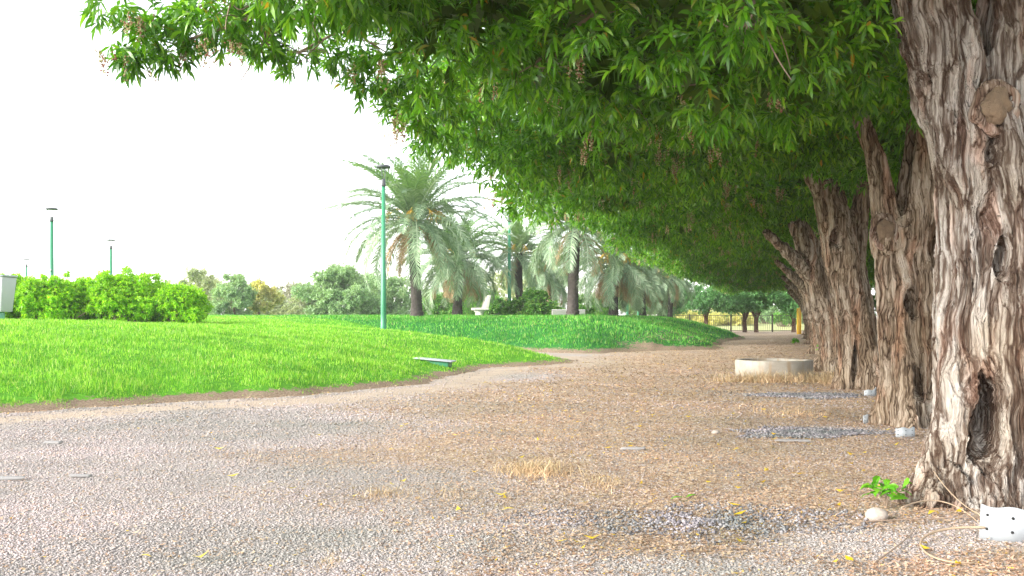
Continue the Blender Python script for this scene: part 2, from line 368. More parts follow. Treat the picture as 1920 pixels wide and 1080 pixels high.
# ---------------------------------------------------------------- grass, gravel, litter
rng = np.random.default_rng(7)
def frustum_points(n, d0, d1, pw, half=.56, xlo=None):
    """points on the ground in the wedge the path opens to, density falling with distance as d**-pw"""
    u = rng.random(n); k = 2-pw
    d = (d0**k+u*(d1**k-d0**k))**(1/k) if abs(k) > 1e-6 else d0*(d1/d0)**u
    x = (rng.random(n)*2-1)*half*d
    return x, d
def blades(x, y, z, h, wd, mat, name, lean=.45, seg=False):
    n = len(x); az = rng.random(n)*2*np.pi; ln = rng.random(n)*lean; la = rng.random(n)*2*np.pi
    b = np.stack([x, y, z-.005], 1); side = np.stack([np.cos(az), np.sin(az), 0*az], 1)*(wd/2)[:, None]
    ld = np.stack([np.cos(la)*ln, np.sin(la)*ln, np.ones(n)], 1)
    mid = b+ld*(h*.55)[:, None]; tip = b+ld*h[:, None]+np.stack([np.cos(la), np.sin(la), -.5+0*la], 1)*(h*ln*.5)[:, None]
    V = np.stack([b-side, b+side, mid+side*.7, mid-side*.7, tip], 1).reshape(-1, 3)
    i = np.arange(n)[:, None]*5
    return V, [i+np.array([[0, 1, 2, 3]]), i+np.array([[3, 2, 4]])]
def grass_on_lawn(which, n, d0, d1, pw, hh, ww):
    x, y = frustum_points(n, d0, d1, pw, .6)
    a, b, ha, hb = lawn_parts(x, y); s, z = lawn_z(x, y)
    keep = (s > -.17) & ((b > a) == which) & (rng.random(n) < np.clip(s/.3+.22, .04, 1))
    keep &= ~((s < .6) & (fbm(x*4, y*4, s=77, o=3) > .45+.25*s/.6))
    if which: keep &= ~((np.exp(-(((x-4.4)/1.7)**2+((y-28.4)/.7)**2)) > .45) & (rng.random(n) < .85))
    x, y, z, s = x[keep], y[keep], z[keep], s[keep]; n = len(x)
    tall = np.clip(.35+s/.8, .35, 1)*(.55+.9*vnoise(x*2.2, y*2.2, s=9))
    sc = np.clip(y/14, .8, 2.2)
    h = hh*tall*(.6+.6*rng.random(n)); wd = ww*sc*(.7+.6*rng.random(n))
    return blades(x, y, z, h, wd, None, '')
V, F = grass_on_lawn(False, 460000, 8.5, 44, 2.3, .062, .0075)
tag(mobj('grass', V, F, M['grass']), 'bright light green lawn grass on the near mound', 'grass', kind='stuff')
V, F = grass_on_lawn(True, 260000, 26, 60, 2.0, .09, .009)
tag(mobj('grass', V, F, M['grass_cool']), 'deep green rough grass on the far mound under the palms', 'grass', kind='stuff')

def stones(n, d0, d1, pw):
    x, y = frustum_points(n, d0, d1, pw, .58); lit, dirt = masks(x, y); s, _ = lawn_z(x, y)
    keep = (s < -.1) & (rng.random(n) > dirt*.85) & (rng.random(n) > lit*.72); x, y = x[keep], y[keep]; n = len(x)
    r = (.003+.0055*rng.random(n)**3)*np.clip(y/6, 1, 1.9)
    base = np.array([(1, 0, 0), (-1, 0, 0), (0, 1, 0), (0, -1, 0), (0, 0, 1), (0, 0, -1), ], float)
    V = base[None]*(.65+.6*rng.random((n, 6, 1))); V[:, :, 2] *= .42
    V = V + (rng.random((n, 6, 3))-.5)*.5
    az = rng.random(n)*6.28; c, s2 = np.cos(az)[:, None], np.sin(az)[:, None]
    V = np.stack([V[:, :, 0]*c-V[:, :, 1]*s2, V[:, :, 0]*s2+V[:, :, 1]*c, V[:, :, 2]], 2)*(r*1.25)[:, None, None]
    V[:, :, 0] += x[:, None]; V[:, :, 1] += y[:, None]; V[:, :, 2] += (ground_z(x, y)+r*.25)[:, None]
    tri = np.array([(0, 2, 4), (2, 1, 4), (1, 3, 4), (3, 0, 4), (2, 0, 5), (1, 2, 5), (3, 1, 5), (0, 3, 5)])
    return V.reshape(-1, 3), (np.arange(n)[:, None, None]*6+tri[None]).reshape(-1, 3)
V, F = stones(420000, 3.2, 19, 2.35)
tag(mobj('gravel', V, F, M['stone']), 'loose grey and tan gravel stones strewn over the path', 'gravel', kind='stuff')

def heap(cx, cy, rx_, ry_, n, r0, label):
    a = rng.random(n)*6.28; q = rng.random(n)**.75*(.45+.95*vnoise(np.cos(a)*2.2+cx*3, np.sin(a)*2.2, s=6)); x = cx+np.cos(a)*q*rx_; y = cy+np.sin(a)*q*ry_
    r = r0*(.6+.8*rng.random(n)**1.5); oc = np.array([(1, 0, 0), (-1, 0, 0), (0, 1, 0), (0, -1, 0), (0, 0, 1), (0, 0, -1), ], float)
    V = oc[None]*(.65+.6*rng.random((n, 6, 1))); V[:, :, 2] *= .7; V = (V+(rng.random((n, 6, 3))-.5)*.5)*(r*1.25)[:, None, None]
    V[:, :, 0] += x[:, None]; V[:, :, 1] += y[:, None]; V[:, :, 2] += (ground_z(x, y)+r*.4+.012*(1-q)*rng.random(n))[:, None]
    tri = np.array([(0, 2, 4), (2, 1, 4), (1, 3, 4), (3, 0, 4), (2, 0, 5), (1, 2, 5), (3, 1, 5), (0, 3, 5)])
    tag(mobj('gravel', V.reshape(-1, 3), (np.arange(n)[:, None, None]*6+tri[None]).reshape(-1, 3), M['stone_dark']), label, 'gravel', kind='stuff')
heap(*P(1330, 978), .85, .42, 2600, .0075, 'blue grey coarse gravel patch in the litter left of the nearest trunk')
heap(*P(1525, 812), .62, .42, 3000, .011, 'dark grey gravel patch left of the second trunk foot')
heap(*P(1510, 743), .8, .5, 2200, .014, 'dark grey gravel patch in front of the third trunk')
def curled(x, y, z, L, W, up):
    n = len(x); az = rng.random(n)*6.28; d = np.stack([np.cos(az), np.sin(az), (rng.random(n)-.5)*.5*up], 1); s = np.stack([-np.sin(az), np.cos(az), (rng.random(n)-.5)*.9*up], 1)
    b = np.stack([x, y, z], 1); L = L[:, None]; W = W[:, None]; cu = (rng.random(n)*.55*up)[:, None]*np.array([[0, 0, 1]])
    V = np.stack([b-d*L/2+cu*L*.5, b+s*W/2, b-s*W/2, b+d*L/2+cu*L*.7], 1)
    V[:, :, 2] += .004
    i = np.arange(n)[:, None]*4
    return V.reshape(-1, 3), np.concatenate([i+np.array([[0, 2, 1]]), i+np.array([[1, 2, 3]])])
n = 230000; x, y = frustum_points(n, 3.2, 40, 2.1, .6); lit, dirt = masks(x, y); s, _ = lawn_z(x, y)
keep = (s < .12) & (rng.random(n) < np.clip(lit*1.0+.07-dirt*.35+.9*np.exp(-((s+.02+.3*(vnoise(x*2, y*2, s=5)-.5))/.13)**2), 0, 1)); x, y = x[keep], y[keep]; n = len(x)
sc = np.clip(y/7, 1, 2.4)
V, F = curled(x, y, ground_z(x, y)+.006*rng.random(n), (.012+.028*rng.random(n)**1.5)*sc, (.005+.008*rng.random(n))*sc, .8)
tag(mobj('leaf_litter', V, F, M['litter']), 'dry brown fallen leaves and bark bits carpeting the path beside the trunks', 'leaf litter', kind='stuff')

n = 1500; x, y = frustum_points(n, 3.6, 26, 1.4, .6); lit, dirt = masks(x, y); s_l, _ = lawn_z(x, y)
keep = (s_l < 0) & (rng.random(n) < .03+.3*lit); x, y = x[keep], y[keep]; n = len(x)
V, F = curled(x, y, ground_z(x, y)+.012, .05+.04*rng.random(n), .018+.012*rng.random(n), .7)
tag(mobj('leaf_litter', V, F, M['yleaf']), 'yellow fallen leaves sprinkled over the path', 'leaf litter', kind='stuff')

# ---------------------------------------------------------------- tubes, boxes
def tube(path, rad, k=8, cap=True, rfun=None):
    """swept tube: path (n,3), rad (n,)"""
    path = np.asarray(path, float); rad = np.asarray(rad, float)*np.ones(len(path)); n = len(path)
    T = nrm(np.gradient(path, axis=0)); up = np.array((0, 1.0, 0)) if abs(T[0][1]) < .9 else np.array((1.0, 0, 0))
    A = np.zeros_like(path); a = up
    for i in range(n):
        a = a-T[i]*(a@T[i]); a = a/np.linalg.norm(a); A[i] = a
    B = np.cross(T, A); th = np.arange(k)/k*2*np.pi
    rr = rad[:, None]*np.ones((1, k))
    if rfun is not None: rr = rr*rfun(th[None, :], path[:, 2][:, None], np.linspace(0, 1, n)[:, None])
    V = path[:, None]+rr[..., None]*(A[:, None]*np.cos(th)[None, :, None]+B[:, None]*np.sin(th)[None, :, None])
    V = V.reshape(-1, 3); i = np.arange(n-1)[:, None]*k; j = np.arange(k)[None]; j2 = (j+1) % k
    F = np.stack([i+j, i+j2, i+k+j2, i+k+j], 2).reshape(-1, 4)
    Fs = [F]
    if cap:
        V = np.concatenate([V, path[:1], path[-1:]]); c0, c1 = len(V)-2, len(V)-1; j = np.arange(k); j2 = (j+1) % k
        Fs.append(np.concatenate([np.stack([j2, j, 0*j+c0], 1), np.stack([(n-1)*k+j, (n-1)*k+j2, 0*j+c1], 1)]))
    return V, Fs
def lathe(prof, k=20, closed=True):
    prof = np.array(prof, float); n = len(prof); th = np.arange(k)/k*2*np.pi
    V = np.stack([prof[:, 0][:, None]*np.cos(th), prof[:, 0][:, None]*np.sin(th), prof[:, 1][:, None]*np.ones(k)], 2).reshape(-1, 3)
    i = np.arange(n-1)[:, None]*k; j = np.arange(k)[None]; j2 = (j+1) % k
    return V, [np.stack([i+j, i+j2, i+k+j2, i+k+j], 2).reshape(-1, 4)]
def box(cx, cy, cz, sx, sy, sz, rot=None):
    V = np.array([(a, b, c) for a in (-.5, .5) for b in (-.5, .5) for c in (-.5, .5)])*np.array((sx, sy, sz))
    if rot is not None: V = V@np.array(rot).T
    return V+np.array((cx, cy, cz)), [np.array([(0, 1, 3, 2), (4, 6, 7, 5), (0, 4, 5, 1), (2, 3, 7, 6), (0, 2, 6, 4), (1, 5, 7, 3)])]
def merge(parts):
    Vs, F3, F4, o = [], [], [], 0
    for V, Fs in parts:
        if isinstance(Fs, np.ndarray): Fs = [Fs]
        Vs.append(V)
        for f in Fs: (F3 if f.shape[1] == 3 else F4).append(f+o)
        o += len(V)
    out = []
    if F3: out.append(np.concatenate(F3))
    if F4: out.append(np.concatenate(F4))
    return np.concatenate(Vs), out
def bez(*pts, n=14):
    pts = np.array(pts, float); t = np.linspace(0, 1, n)[:, None]; k = len(pts)-1
    return sum(math.comb(k, i)*(1-t)**(k-i)*t**i*pts[i] for i in range(k+1))
def bevel(o, w, seg=2):
    md = o.modifiers.new('bevel', 'BEVEL'); md.width = w; md.segments = seg; md.limit_method = 'ANGLE'; return o

# ---------------------------------------------------------------- leaves
def leaves(p, d, nrmv, L, W, droop=.25, rng=rng):
    """p base, d direction, nrmv approx normal; one bent lance-shaped leaf each: 6 verts"""
    n = len(p); L = L[:, None]; W = W[:, None]
    s = nrm(np.cross(d, nrmv)); u = np.cross(s, d)
    g = np.zeros((n, 3)); g[:, 2] = -1; dr = (droop*(.4+1.2*rng.random(n)))[:, None]
    c1 = p+d*L*.38+u*W*.1; c2 = p+d*L*.72+g*L*dr*.35; tip = p+d*L*.97+g*L*dr
    f = u*W*.22
    V = np.stack([p, c1-s*W*.5+f, c1+s*W*.5+f, c2-s*W*.38+f, c2+s*W*.38+f, tip], 1).reshape(-1, 3)
    i = np.arange(n)[:, None]*6
    return V, [i+np.array([[0, 2, 1]]), i+np.array([[3, 4, 5]]), i+np.array([[1, 2, 4, 3]])]
def leaves2(p, d, nrmv, L, W, droop=.2, rng=rng):
    """cheap diamond leaf: 4 verts"""
    n = len(p); L = L[:, None]; W = W[:, None]; s = nrm(np.cross(d, nrmv)); u = np.cross(s, d)
    tip = p+d*L; tip[:, 2] -= (L[:, 0]*droop*rng.random(n))
    m = p+d*L*.45+u*W*.15
    V = np.stack([p, m+s*W*.5, tip, m-s*W*.5], 1).reshape(-1, 3); i = np.arange(n)[:, None]*4
    return V, [i+np.array([[0, 1, 2, 3]])]
def randdir(n, rng): return nrm(rng.normal(size=(n, 3)))
def sprays(cp, cd, k, L, W, spread, rng, twig=.10, droop=.3, cheap=False):
    """k leaves around each twig end cp pointing cd"""
    n = len(cp); ref = nrm(np.cross(cd, randdir(n, rng))); bi = np.cross(cd, ref)
    t = np.tile(np.arange(k), n); idx = np.repeat(np.arange(n), k)
    az = t*2.4+rng.random(n)[idx]*6.28+rng.normal(size=n*k)*.25
    rad = ref[idx]*np.cos(az)[:, None]+bi[idx]*np.sin(az)[:, None]
    f = t/max(k-1, 1); sp = spread*(1.15-.55*f)+rng.normal(size=n*k)*.12
    d = nrm(cd[idx]*np.cos(sp)[:, None]+rad*np.sin(sp)[:, None])
    p = cp[idx]-cd[idx]*((1-f)*twig)[:, None]
    LL = L*(.65+.6*rng.random(n*k))*(1-.25*f); WW = W*(.75+.5*rng.random(n*k))
    up = nrm(cd[idx]+rng.normal(size=(n*k, 3))*.35)
    return (leaves2 if cheap else leaves)(p, d, up, LL, WW, droop, rng)

def foliage(blobs, n_spray, k, L, W, seed, jitter=.25, down=0.0, spread=.95, cheap=False, lo=None):
    """blobs: (m,6) centre + radii. Sprays on the shells, pointing out of them."""
    rg = np.random.default_rng(seed); blobs = np.asarray(blobs, float)
    ar = (blobs[:, 3]*blobs[:, 4]+blobs[:, 3]*blobs[:, 5]+blobs[:, 4]*blobs[:, 5]); pick = rg.choice(len(blobs), n_spray, p=ar/ar.sum())
    dd = randdir(n_spray, rg)
    if down: dd[:, 2] -= down*rg.random(n_spray); dd = nrm(dd)
    r = 1-jitter*rg.random(n_spray)**1.3+.12*rg.normal(size=n_spray)*jitter
    b = blobs[pick]; p = b[:, :3]+dd*b[:, 3:6]*r[:, None]
    cd = nrm(dd/b[:, 3:6]*b[:, 3:6].mean(1, keepdims=True)+rg.normal(size=dd.shape)*.35)
    if lo is not None:
        keep = p[:, 2] > lo; p, cd = p[keep], cd[keep]
    return sprays(p, cd, k, L, W, spread, rg, twig=L*.8, cheap=cheap)

# ---------------------------------------------------------------- the row of old trees
def trunk_mesh(name, limbs, voxel, mat, seed, hollows=(), lobes=5, twist=.5, smooth=6, k=40):
    """limbs: list of (path pts, radii, flare). United by voxel remesh; hollows pushed in"""
    rg = np.random.default_rng(seed); parts = []
    for (pts, rad, flare) in limbs:
        n = 60; P_ = bez(*pts, n=n); tt = np.linspace(0, 1, n); R_ = np.interp(tt, np.linspace(0, 1, len(rad)), rad)
        p1, p2, p3 = rg.random(3)*6.28
        def rf(th, z, t, p1=p1, p2=p2, p3=p3, flare=flare):
            fl = np.exp(-np.clip(z+.05, 0, 9)/.28)*flare
            a = 1+.10*np.cos(3*th+p1+twist*z*2)+.085*np.cos(lobes*th+p2-twist*z*1.3)+.05*np.cos(8*th+p3+z*2.6*twist)+.07*(fbm(th*1.2+p1*3, z*1.6, s=seed, o=2)-.5)
            return a+fl*(.75+.45*np.cos(lobes*th+p2)+.25*np.cos(3*th+p3))
        parts.append(tube(P_, R_, k, True, rf))
    V, Fs = merge(parts); me = mesh_np(name+'_raw', V, Fs, None)
    o = bpy.data.objects.new(name, me); COL.objects.link(o)
    md = o.modifiers.new('r', 'REMESH'); md.mode = 'VOXEL'; md.voxel_size = voxel
    md = o.modifiers.new('s', 'SMOOTH'); md.factor = .5; md.iterations = smooth
    dg = bpy.context.evaluated_depsgraph_get(); dg.update(); m2 = bpy.data.meshes.new_from_object(o.evaluated_get(dg))
    bpy.data.objects.remove(o); bpy.data.meshes.remove(me)
    nv = len(m2.vertices); co = np.zeros(nv*3, np.float32); m2.vertices.foreach_get('co', co); co = co.reshape(-1, 3)
    no = np.zeros(nv*3, np.float32); m2.vertices.foreach_get('normal', no); no = no.reshape(-1, 3)
    x, y, z = co.T.astype(float)
    wx = fbm(x*3, y*3, z*.8, s=seed+40, o=2)*.5
    rid = 1-2*np.abs(fbm(x*5.5+wx, y*5.5+wx, z*.75, s=seed+3, o=2)-.5)*1.6
    co += no*((rid-.7)*.055)[:, None].astype(np.float32)
    co += no*((fbm(x*14, y*14, z*2.4, s=seed+9, o=2)-.5)*.03)[:, None].astype(np.float32)
    for (hx, hy, hz, rx, rz, dep) in hollows:
        wn_ = (fbm(x*9, y*9, z*4, s=seed+70, o=3)-.5); q = ((x-hx+wn_*rx*1.6)/(rx*(.8+.5*np.clip((z-hz)/rz, -1, 1)*-.6)))**2+((y-hy)/(rx*2.0))**2+((z-hz+wn_*rz*1.2)/rz)**2
        wgt = np.exp(-q**1.5); rim = np.exp(-((np.sqrt(q)-1.35)/.35)**2)
        dirn = np.array((0, 1.0, 0)) if dep > 0 else np.array((0, 1.0, 0))
        co += (wgt*dep)[:, None].astype(np.float32)*dirn.astype(np.float32)
        co += no*(rim*abs(dep)*.12)[:, None].astype(np.float32)
    m2.vertices.foreach_set('co', co.ravel()); m2.polygons.foreach_set('use_smooth', np.ones(len(m2.polygons), bool)); m2.update()
    m2.materials.clear(); m2.materials.append(mat); m2.name = name
    return m2

def crown_blobs(seed, over=4.7, along=2.5, back=3.0, zlow=2.75, top=5.6, n=90, extra=()):
    """crown of one row tree, tree-local: v to the left across the row, u along it"""
    rg = np.random.default_rng(seed); out = []
    for i in range(n):
        u = (rg.random()*2-1)*along; v = rg.random()*(over+back)-back
        ev = max(0, 1-(abs(v)/(over if v > 0 else back))**2.2); eu = 1-.35*(u/along)**2
        zl = zlow-.22*np.clip(v/over, 0, 1)**2+.36*(rg.random()-.45)+.28*np.exp(-(v*v+u*u)/1.0)
        zt = zl+.5+(top-zlow)*ev*eu
        r = .42+.3*rg.random()
        q = i/n
        z = zl+r*.7 if q < .52 else (zt-r if q < .78 else zl+r+(zt-zl-2*r)*rg.random())
        if abs(v) > over*.84: z = zl+r*.6+rg.random()**2*1.3
        p = ROW*u+LEFTN*v
        out.append((p[0], p[1], max(z, zl+r*.6), r*1.15, r*1.15, r*.75))
    for (u, v, z, r) in extra:
        p = ROW*u+LEFTN*v; out.append((p[0], p[1], z, r, r, r*.8))
    return np.array(out)
def crown_mesh(name, blobs, ns, seed, L=.125, W=.026, k=9, cheap=False):
    a = foliage(blobs, ns, k, L, W, seed, jitter=.5, down=.35, cheap=cheap)
    return mesh_np(name, *merge([a]), M['leaf'])
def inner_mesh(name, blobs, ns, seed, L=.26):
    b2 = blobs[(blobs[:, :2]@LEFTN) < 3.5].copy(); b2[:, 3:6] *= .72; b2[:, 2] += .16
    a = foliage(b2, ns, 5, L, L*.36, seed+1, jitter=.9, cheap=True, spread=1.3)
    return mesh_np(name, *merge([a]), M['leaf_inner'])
def limbs_mesh(name, fork, blobs, seed, n=26, r0=.042, twigs=260):
    rg = np.random.default_rng(seed); parts = []; fork = np.array(fork, float)
    for i in rg.choice(len(blobs), n, replace=False):
        e = blobs[i, :3]; st = fork+rg.normal(size=3)*np.array((.12, .12, .2)); m = st*.5+e*.5; m[2] += .35+.3*rg.random(); m[:2] += rg.normal(size=2)*.2
        q = bez(st, m, e, n=12); q += rg.normal(size=q.shape)*.015; parts.append(tube(q, np.linspace(r0*(.6+.6*rg.random()), .008, 12), 6, False))
        for j in range(int(twigs/n)):
            s0 = q[rg.integers(4, 12)]; dd = rg.normal(size=3)*np.array((.2, .2, .14)); dd[2] -= .05
            parts.append(tube(bez(s0, s0+dd*.5+rg.normal(size=3)*.06, s0+dd, n=6), np.linspace(.006, .003, 6), 4, False))
    V, Fs = merge(parts); return mesh_np(name, V, Fs, M['twig'], True)
def blossom_mesh(name, blobs, seed, n=60, vlo=1.5):
    """hanging panicles of small seed beads below the outer boughs"""
    rg = np.random.default_rng(seed); parts = []
    v = blobs[:, :2]@LEFTN; cand = np.where((v > vlo) & (blobs[:, 2] < 4.0))[0]
    tri = np.array([(0, 2, 4), (2, 1, 4), (1, 3, 4), (3, 0, 4), (2, 0, 5), (1, 2, 5), (3, 1, 5), (0, 3, 5)])
    oc = np.array([(1, 0, 0), (-1, 0, 0), (0, 1, 0), (0, -1, 0), (0, 0, 1), (0, 0, -1)], float)
    for i in rg.choice(cand, n):
        b = blobs[i]; dd = nrm(rg.normal(size=3)); dd[2] = -abs(dd[2])*.5-.1; dd[1] -= .3; dd = nrm(dd); p0 = b[:3]+dd*b[3:6]*1.08
        for s_ in range(rg.integers(3, 8)):
            sl_ = p0+rg.normal(size=3)*.035; ln = .07+.09*rg.random(); m = int(14+16*rg.random())
            t = rg.random(m); r = .012*(1-.6*t)
            c = sl_+np.stack([rg.normal(size=m)*r, rg.normal(size=m)*r, -t*ln], 1)
            V = (c[:, None]+oc[None]*(.0045+.003*rg.random((m, 1, 1)))).reshape(-1, 3)
            parts.append((V, (np.arange(m)[:, None, None]*6+tri[None]).reshape(-1, 3)))
    V, Fs = merge(parts); return mesh_np(name, V, Fs, M['blossom'])

def row_tree(x, y, trunk, limbs, inner, crown, bloss, label, sc=1.0, flip=False):
    t = empty('row_tree', (x, y, 0)); tag(t, label, 'tree', 'old shade trees in a row along the path')
    t.scale = (sc, sc, sc)
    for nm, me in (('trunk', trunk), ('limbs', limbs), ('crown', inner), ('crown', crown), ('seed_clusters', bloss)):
        if me is None: continue
        o = bpy.data.objects.new(nm, me); link(o, t)
        if nm == 'seed_clusters': tag(o, kind='stuff')
        if flip and nm != 'trunk': o.matrix_basis = FLIP.copy()
    return t
rx, ry = ROW    # mirror across the plane that holds LEFTN (turns the crown end for end along the row)
FLIP = Matrix(((1-2*rx*rx, -2*rx*ry, 0, 0), (-2*rx*ry, 1-2*ry*ry, 0, 0), (0, 0, 1, 0), (0, 0, 0, 1)))

# --- first tree (nearest): x, y of the trunk axis at the ground
D1 = 5.42; X1 = X(1862, D1)
def lp(px, py, d, x0, y0): return (X(px, d)-x0, d-y0, Z(py, d))
l1 = [
    ([lp(1862, 1010, D1, X1, D1), lp(1862, 860, D1, X1, D1), lp(1866, 600, D1, X1, D1), lp(1872, 400, D1, X1, D1), lp(1860, 200, D1, X1, D1)], [.31, .29, .285, .30, .27, .2], .65),
    ([lp(1850, 420, D1, X1, D1), lp(1790, 250, D1, X1, D1), lp(1755, 60, D1, X1, D1), lp(1700, -160, D1-.1, X1, D1), lp(1640, -420, D1-.2, X1, D1)], [.2, .185, .185, .17, .13], 0),
    ([lp(1888, 400, D1, X1, D1), lp(1890, 200, D1+.05, X1, D1), lp(1895, 60, D1+.05, X1, D1), lp(1900, -160, D1, X1, D1), lp(1935, -420, D1+.2, X1, D1)], [.2, .2, .17, .16, .12], 0),
    ([lp(1900, 300, D1+.1, X1, D1), lp(1985, 150, D1+.25, X1, D1), lp(2060, -60, D1+.5, X1, D1)], [.16, .13, .09], 0),
    ([lp(1790, 905, D1-.1, X1, D1), lp(1745, 940, D1-.12, X1, D1), lp(1700, 968, D1-.18, X1, D1), lp(1655, 1000, D1-.25, X1, D1)], [.2, .15, .11, .05], 0),
    ([lp(1850, 880, D1-.1, X1, D1), lp(1835, 930, D1-.22, X1, D1), lp(1815, 985, D1-.34, X1, D1), lp(1800, 1030, D1-.42, X1, D1)], [.15, .12, .08, .04], 0),
    ([lp(1915, 860, D1-.1, X1, D1), lp(1925, 920, D1-.2, X1, D1), lp(1940, 985, D1-.32, X1, D1), lp(1950, 1030, D1-.4, X1, D1)], [.15, .12, .09, .04], 0),
]
fy = -.28
h1 = [(X(1868, 5.1)-X1, fy, Z(790, 5.1), .075, .2, .26), (X(1893, 5.1)-X1, fy, Z(480, 5.1), .03, .09, .15), (X(1790, 5.1)-X1, fy, Z(905, 5.1), .05, .1, .06), (X(1825, 5.1)-X1, fy, Z(150, 5.1), .03, .12, .12), (X(1878, 5.1)-X1, fy, Z(278, 5.1), .05, .07, .1), (X(1822, 5.1)-X1, fy, Z(215, 5.1), .05, .10, .06)]
tm1 = trunk_mesh('trunk', l1, .011, M['bark'], 3, h1, lobes=6, smooth=5)
# --- second tree
D2 = 9.25; X2 = X(1706, D2)
l2 = [
    ([lp(1708, 825, D2, X2, D2), lp(1706, 700, D2, X2, D2), lp(1700, 560, D2, X2, D2), lp(1684, 430, D2, X2, D2)], [.30, .27, .25, .24, .2], .6),
    ([lp(1690, 520, D2, X2, D2), lp(1712, 400, D2, X2, D2), lp(1738, 270, D2+.05, X2, D2), lp(1735, 80, D2, X2, D2)], [.2, .17, .15, .13], 0),
    ([lp(1672, 470, D2-.03, X2, D2), lp(1655, 400, D2-.05, X2, D2), lp(1662, 320, D2, X2, D2), lp(1600, 200, D2, X2, D2)], [.17, .12, .09, .07], 0),
    ([lp(1765, 830, D2+.2, X2, D2), lp(1768, 640, D2+.25, X2, D2), lp(1752, 420, D2+.2, X2, D2), lp(1790, 200, D2+.2, X2, D2)], [.24, .2, .17, .12], .4),
]
h2 = [(X(1712, 9)-X2, -.25, Z(570, 9), .06, .14, .18), (X(1715, 9)-X2, -.25, Z(725, 9), .05, .18, .18), (X(1652, 9)-X2, -.25, Z(560, 9), .03, .1, .05)]
tm2 = trunk_mesh('trunk', l2, .018, M['bark_brown'], 5, h2, lobes=5, smooth=4)
# --- third tree, leaning left
D3 = 13.6; X3 = X(1622, D3)
l3 = [
    ([lp(1626, 745, D3, X3, D3), lp(1622, 660, D3, X3, D3), lp(1592, 540, D3, X3, D3), lp(1574, 440, D3, X3, D3), lp(1546, 340, D3, X3, D3)], [.33, .27, .25, .26, .24, .19], .5),
    ([lp(1600, 500, D3+.15, X3, D3), lp(1606, 420, D3+.15, X3, D3), lp(1622, 330, D3+.1, X3, D3), lp(1650, 230, D3, X3, D3)], [.15, .13, .11, .08], 0),
    ([lp(1550, 380, D3, X3, D3), lp(1520, 320, D3-.2, X3, D3), lp(1470, 280, D3-.4, X3, D3)], [.14, .1, .05], 0),
]
h3 = [(X(1571, 13.3)-X3, -.25, Z(445, 13.3), .07, .14, .2), (X(1612, 13.3)-X3, -.25, Z(680, 13.3), .06, .25, .2)]
tm3 = trunk_mesh('trunk', l3, .022, M['bark_brown'], 8, h3, lobes=4, smooth=3)
# --- two trunk shapes shared by the farther trees
l4 = [([(.02, 0, -.12), (.02, 0, .5), (-.2, 0, 1.2), (-.5, 0, 2.0), (-.85, -.1, 2.7)], [.36, .27, .24, .22, .17], .6),
      ([(-.3, 0, 1.35), (-.55, -.1, 1.75), (-.95, -.25, 2.1), (-1.5, -.4, 2.5)], [.17, .13, .10, .07], 0),
      ([(-.2, .1, 1.5), (-.1, .2, 2.1), (.2, .3, 3.0)], [.17, .12, .08], 0)]
tm4 = trunk_mesh('trunk', l4, .028, M['bark_brown'], 12, [(-.15, -.25, 1.1, .06, .15, .15)], lobes=5, smooth=2)
l5 = [([(0, 0, -.12), (-.02, 0, .6), (-.12, 0, 1.4), (-.35, .1, 2.1), (-.45, 0, 2.9)], [.38, .28, .26, .22, .16], .55),
      ([(.15, .1, -.1), (.2, .1, .8), (.05, .2, 1.7), (.3, .2, 2.8)], [.22, .18, .15, .1], .4),
      ([(-.1, 0, 1.3), (-.5, .1, 1.9), (-.7, .1, 2.6)], [.15, .11, .07], 0)]
tm5 = trunk_mesh('trunk', l5, .028, M['bark_brown'], 15, [(0, -.28, .5, .06, .22, .16)], lobes=5, smooth=2)

# crowns: the nearest has its drooping boughs placed; the others share shapes
def uv(px, py, d, x0, y0):
    p = np.array((X(px, d)-x0, d-y0)); return (p@ROW, p@LEFTN, Z(py, d))
ex1 = []
for (px, py, d, r) in ((265, 90, 6.3, .26), (320, 105, 6.4, .25), (240, 125, 6.2, .16), (210, 20, 6.1, .22), (345, 40, 6.4, .3), (400, 60, 6.3, .28), (430, 20, 6.2, .35), (470, 100, 6.8, .32), (500, 150, 7.0, .24), (560, 165, 7.2, .27), (640, 170, 7.4, .28), (610, 60, 6.6, .4),
                       (700, 215, 7.6, .3), (760, 250, 8, .32), (800, 220, 7.6, .35), (730, 150, 7.2, .3), (720, 60, 6.2, .4), (820, 120, 6.6, .45), (900, 60, 5.8, .4), (1000, 140, 6.2, .4), (1100, 60, 5.4, .35), (1250, 90, 5.3, .35), (1400, 40, 5.0, .35), (1150, 180, 6.4, .45), (1320, 180, 6.0, .4), (1500, 110, 5.6, .35), (1600, 60, 5.5, .3), (1620, 150, 6.0, .3), (1480, 210, 6.5, .35)):
    ex1.append((*uv(px, py-(70 if 430 < px < 790 else 20), d, X1, D1), r))
B1 = crown_blobs(21, over=4.0, zlow=2.9, extra=ex1, n=110, along=2.6)
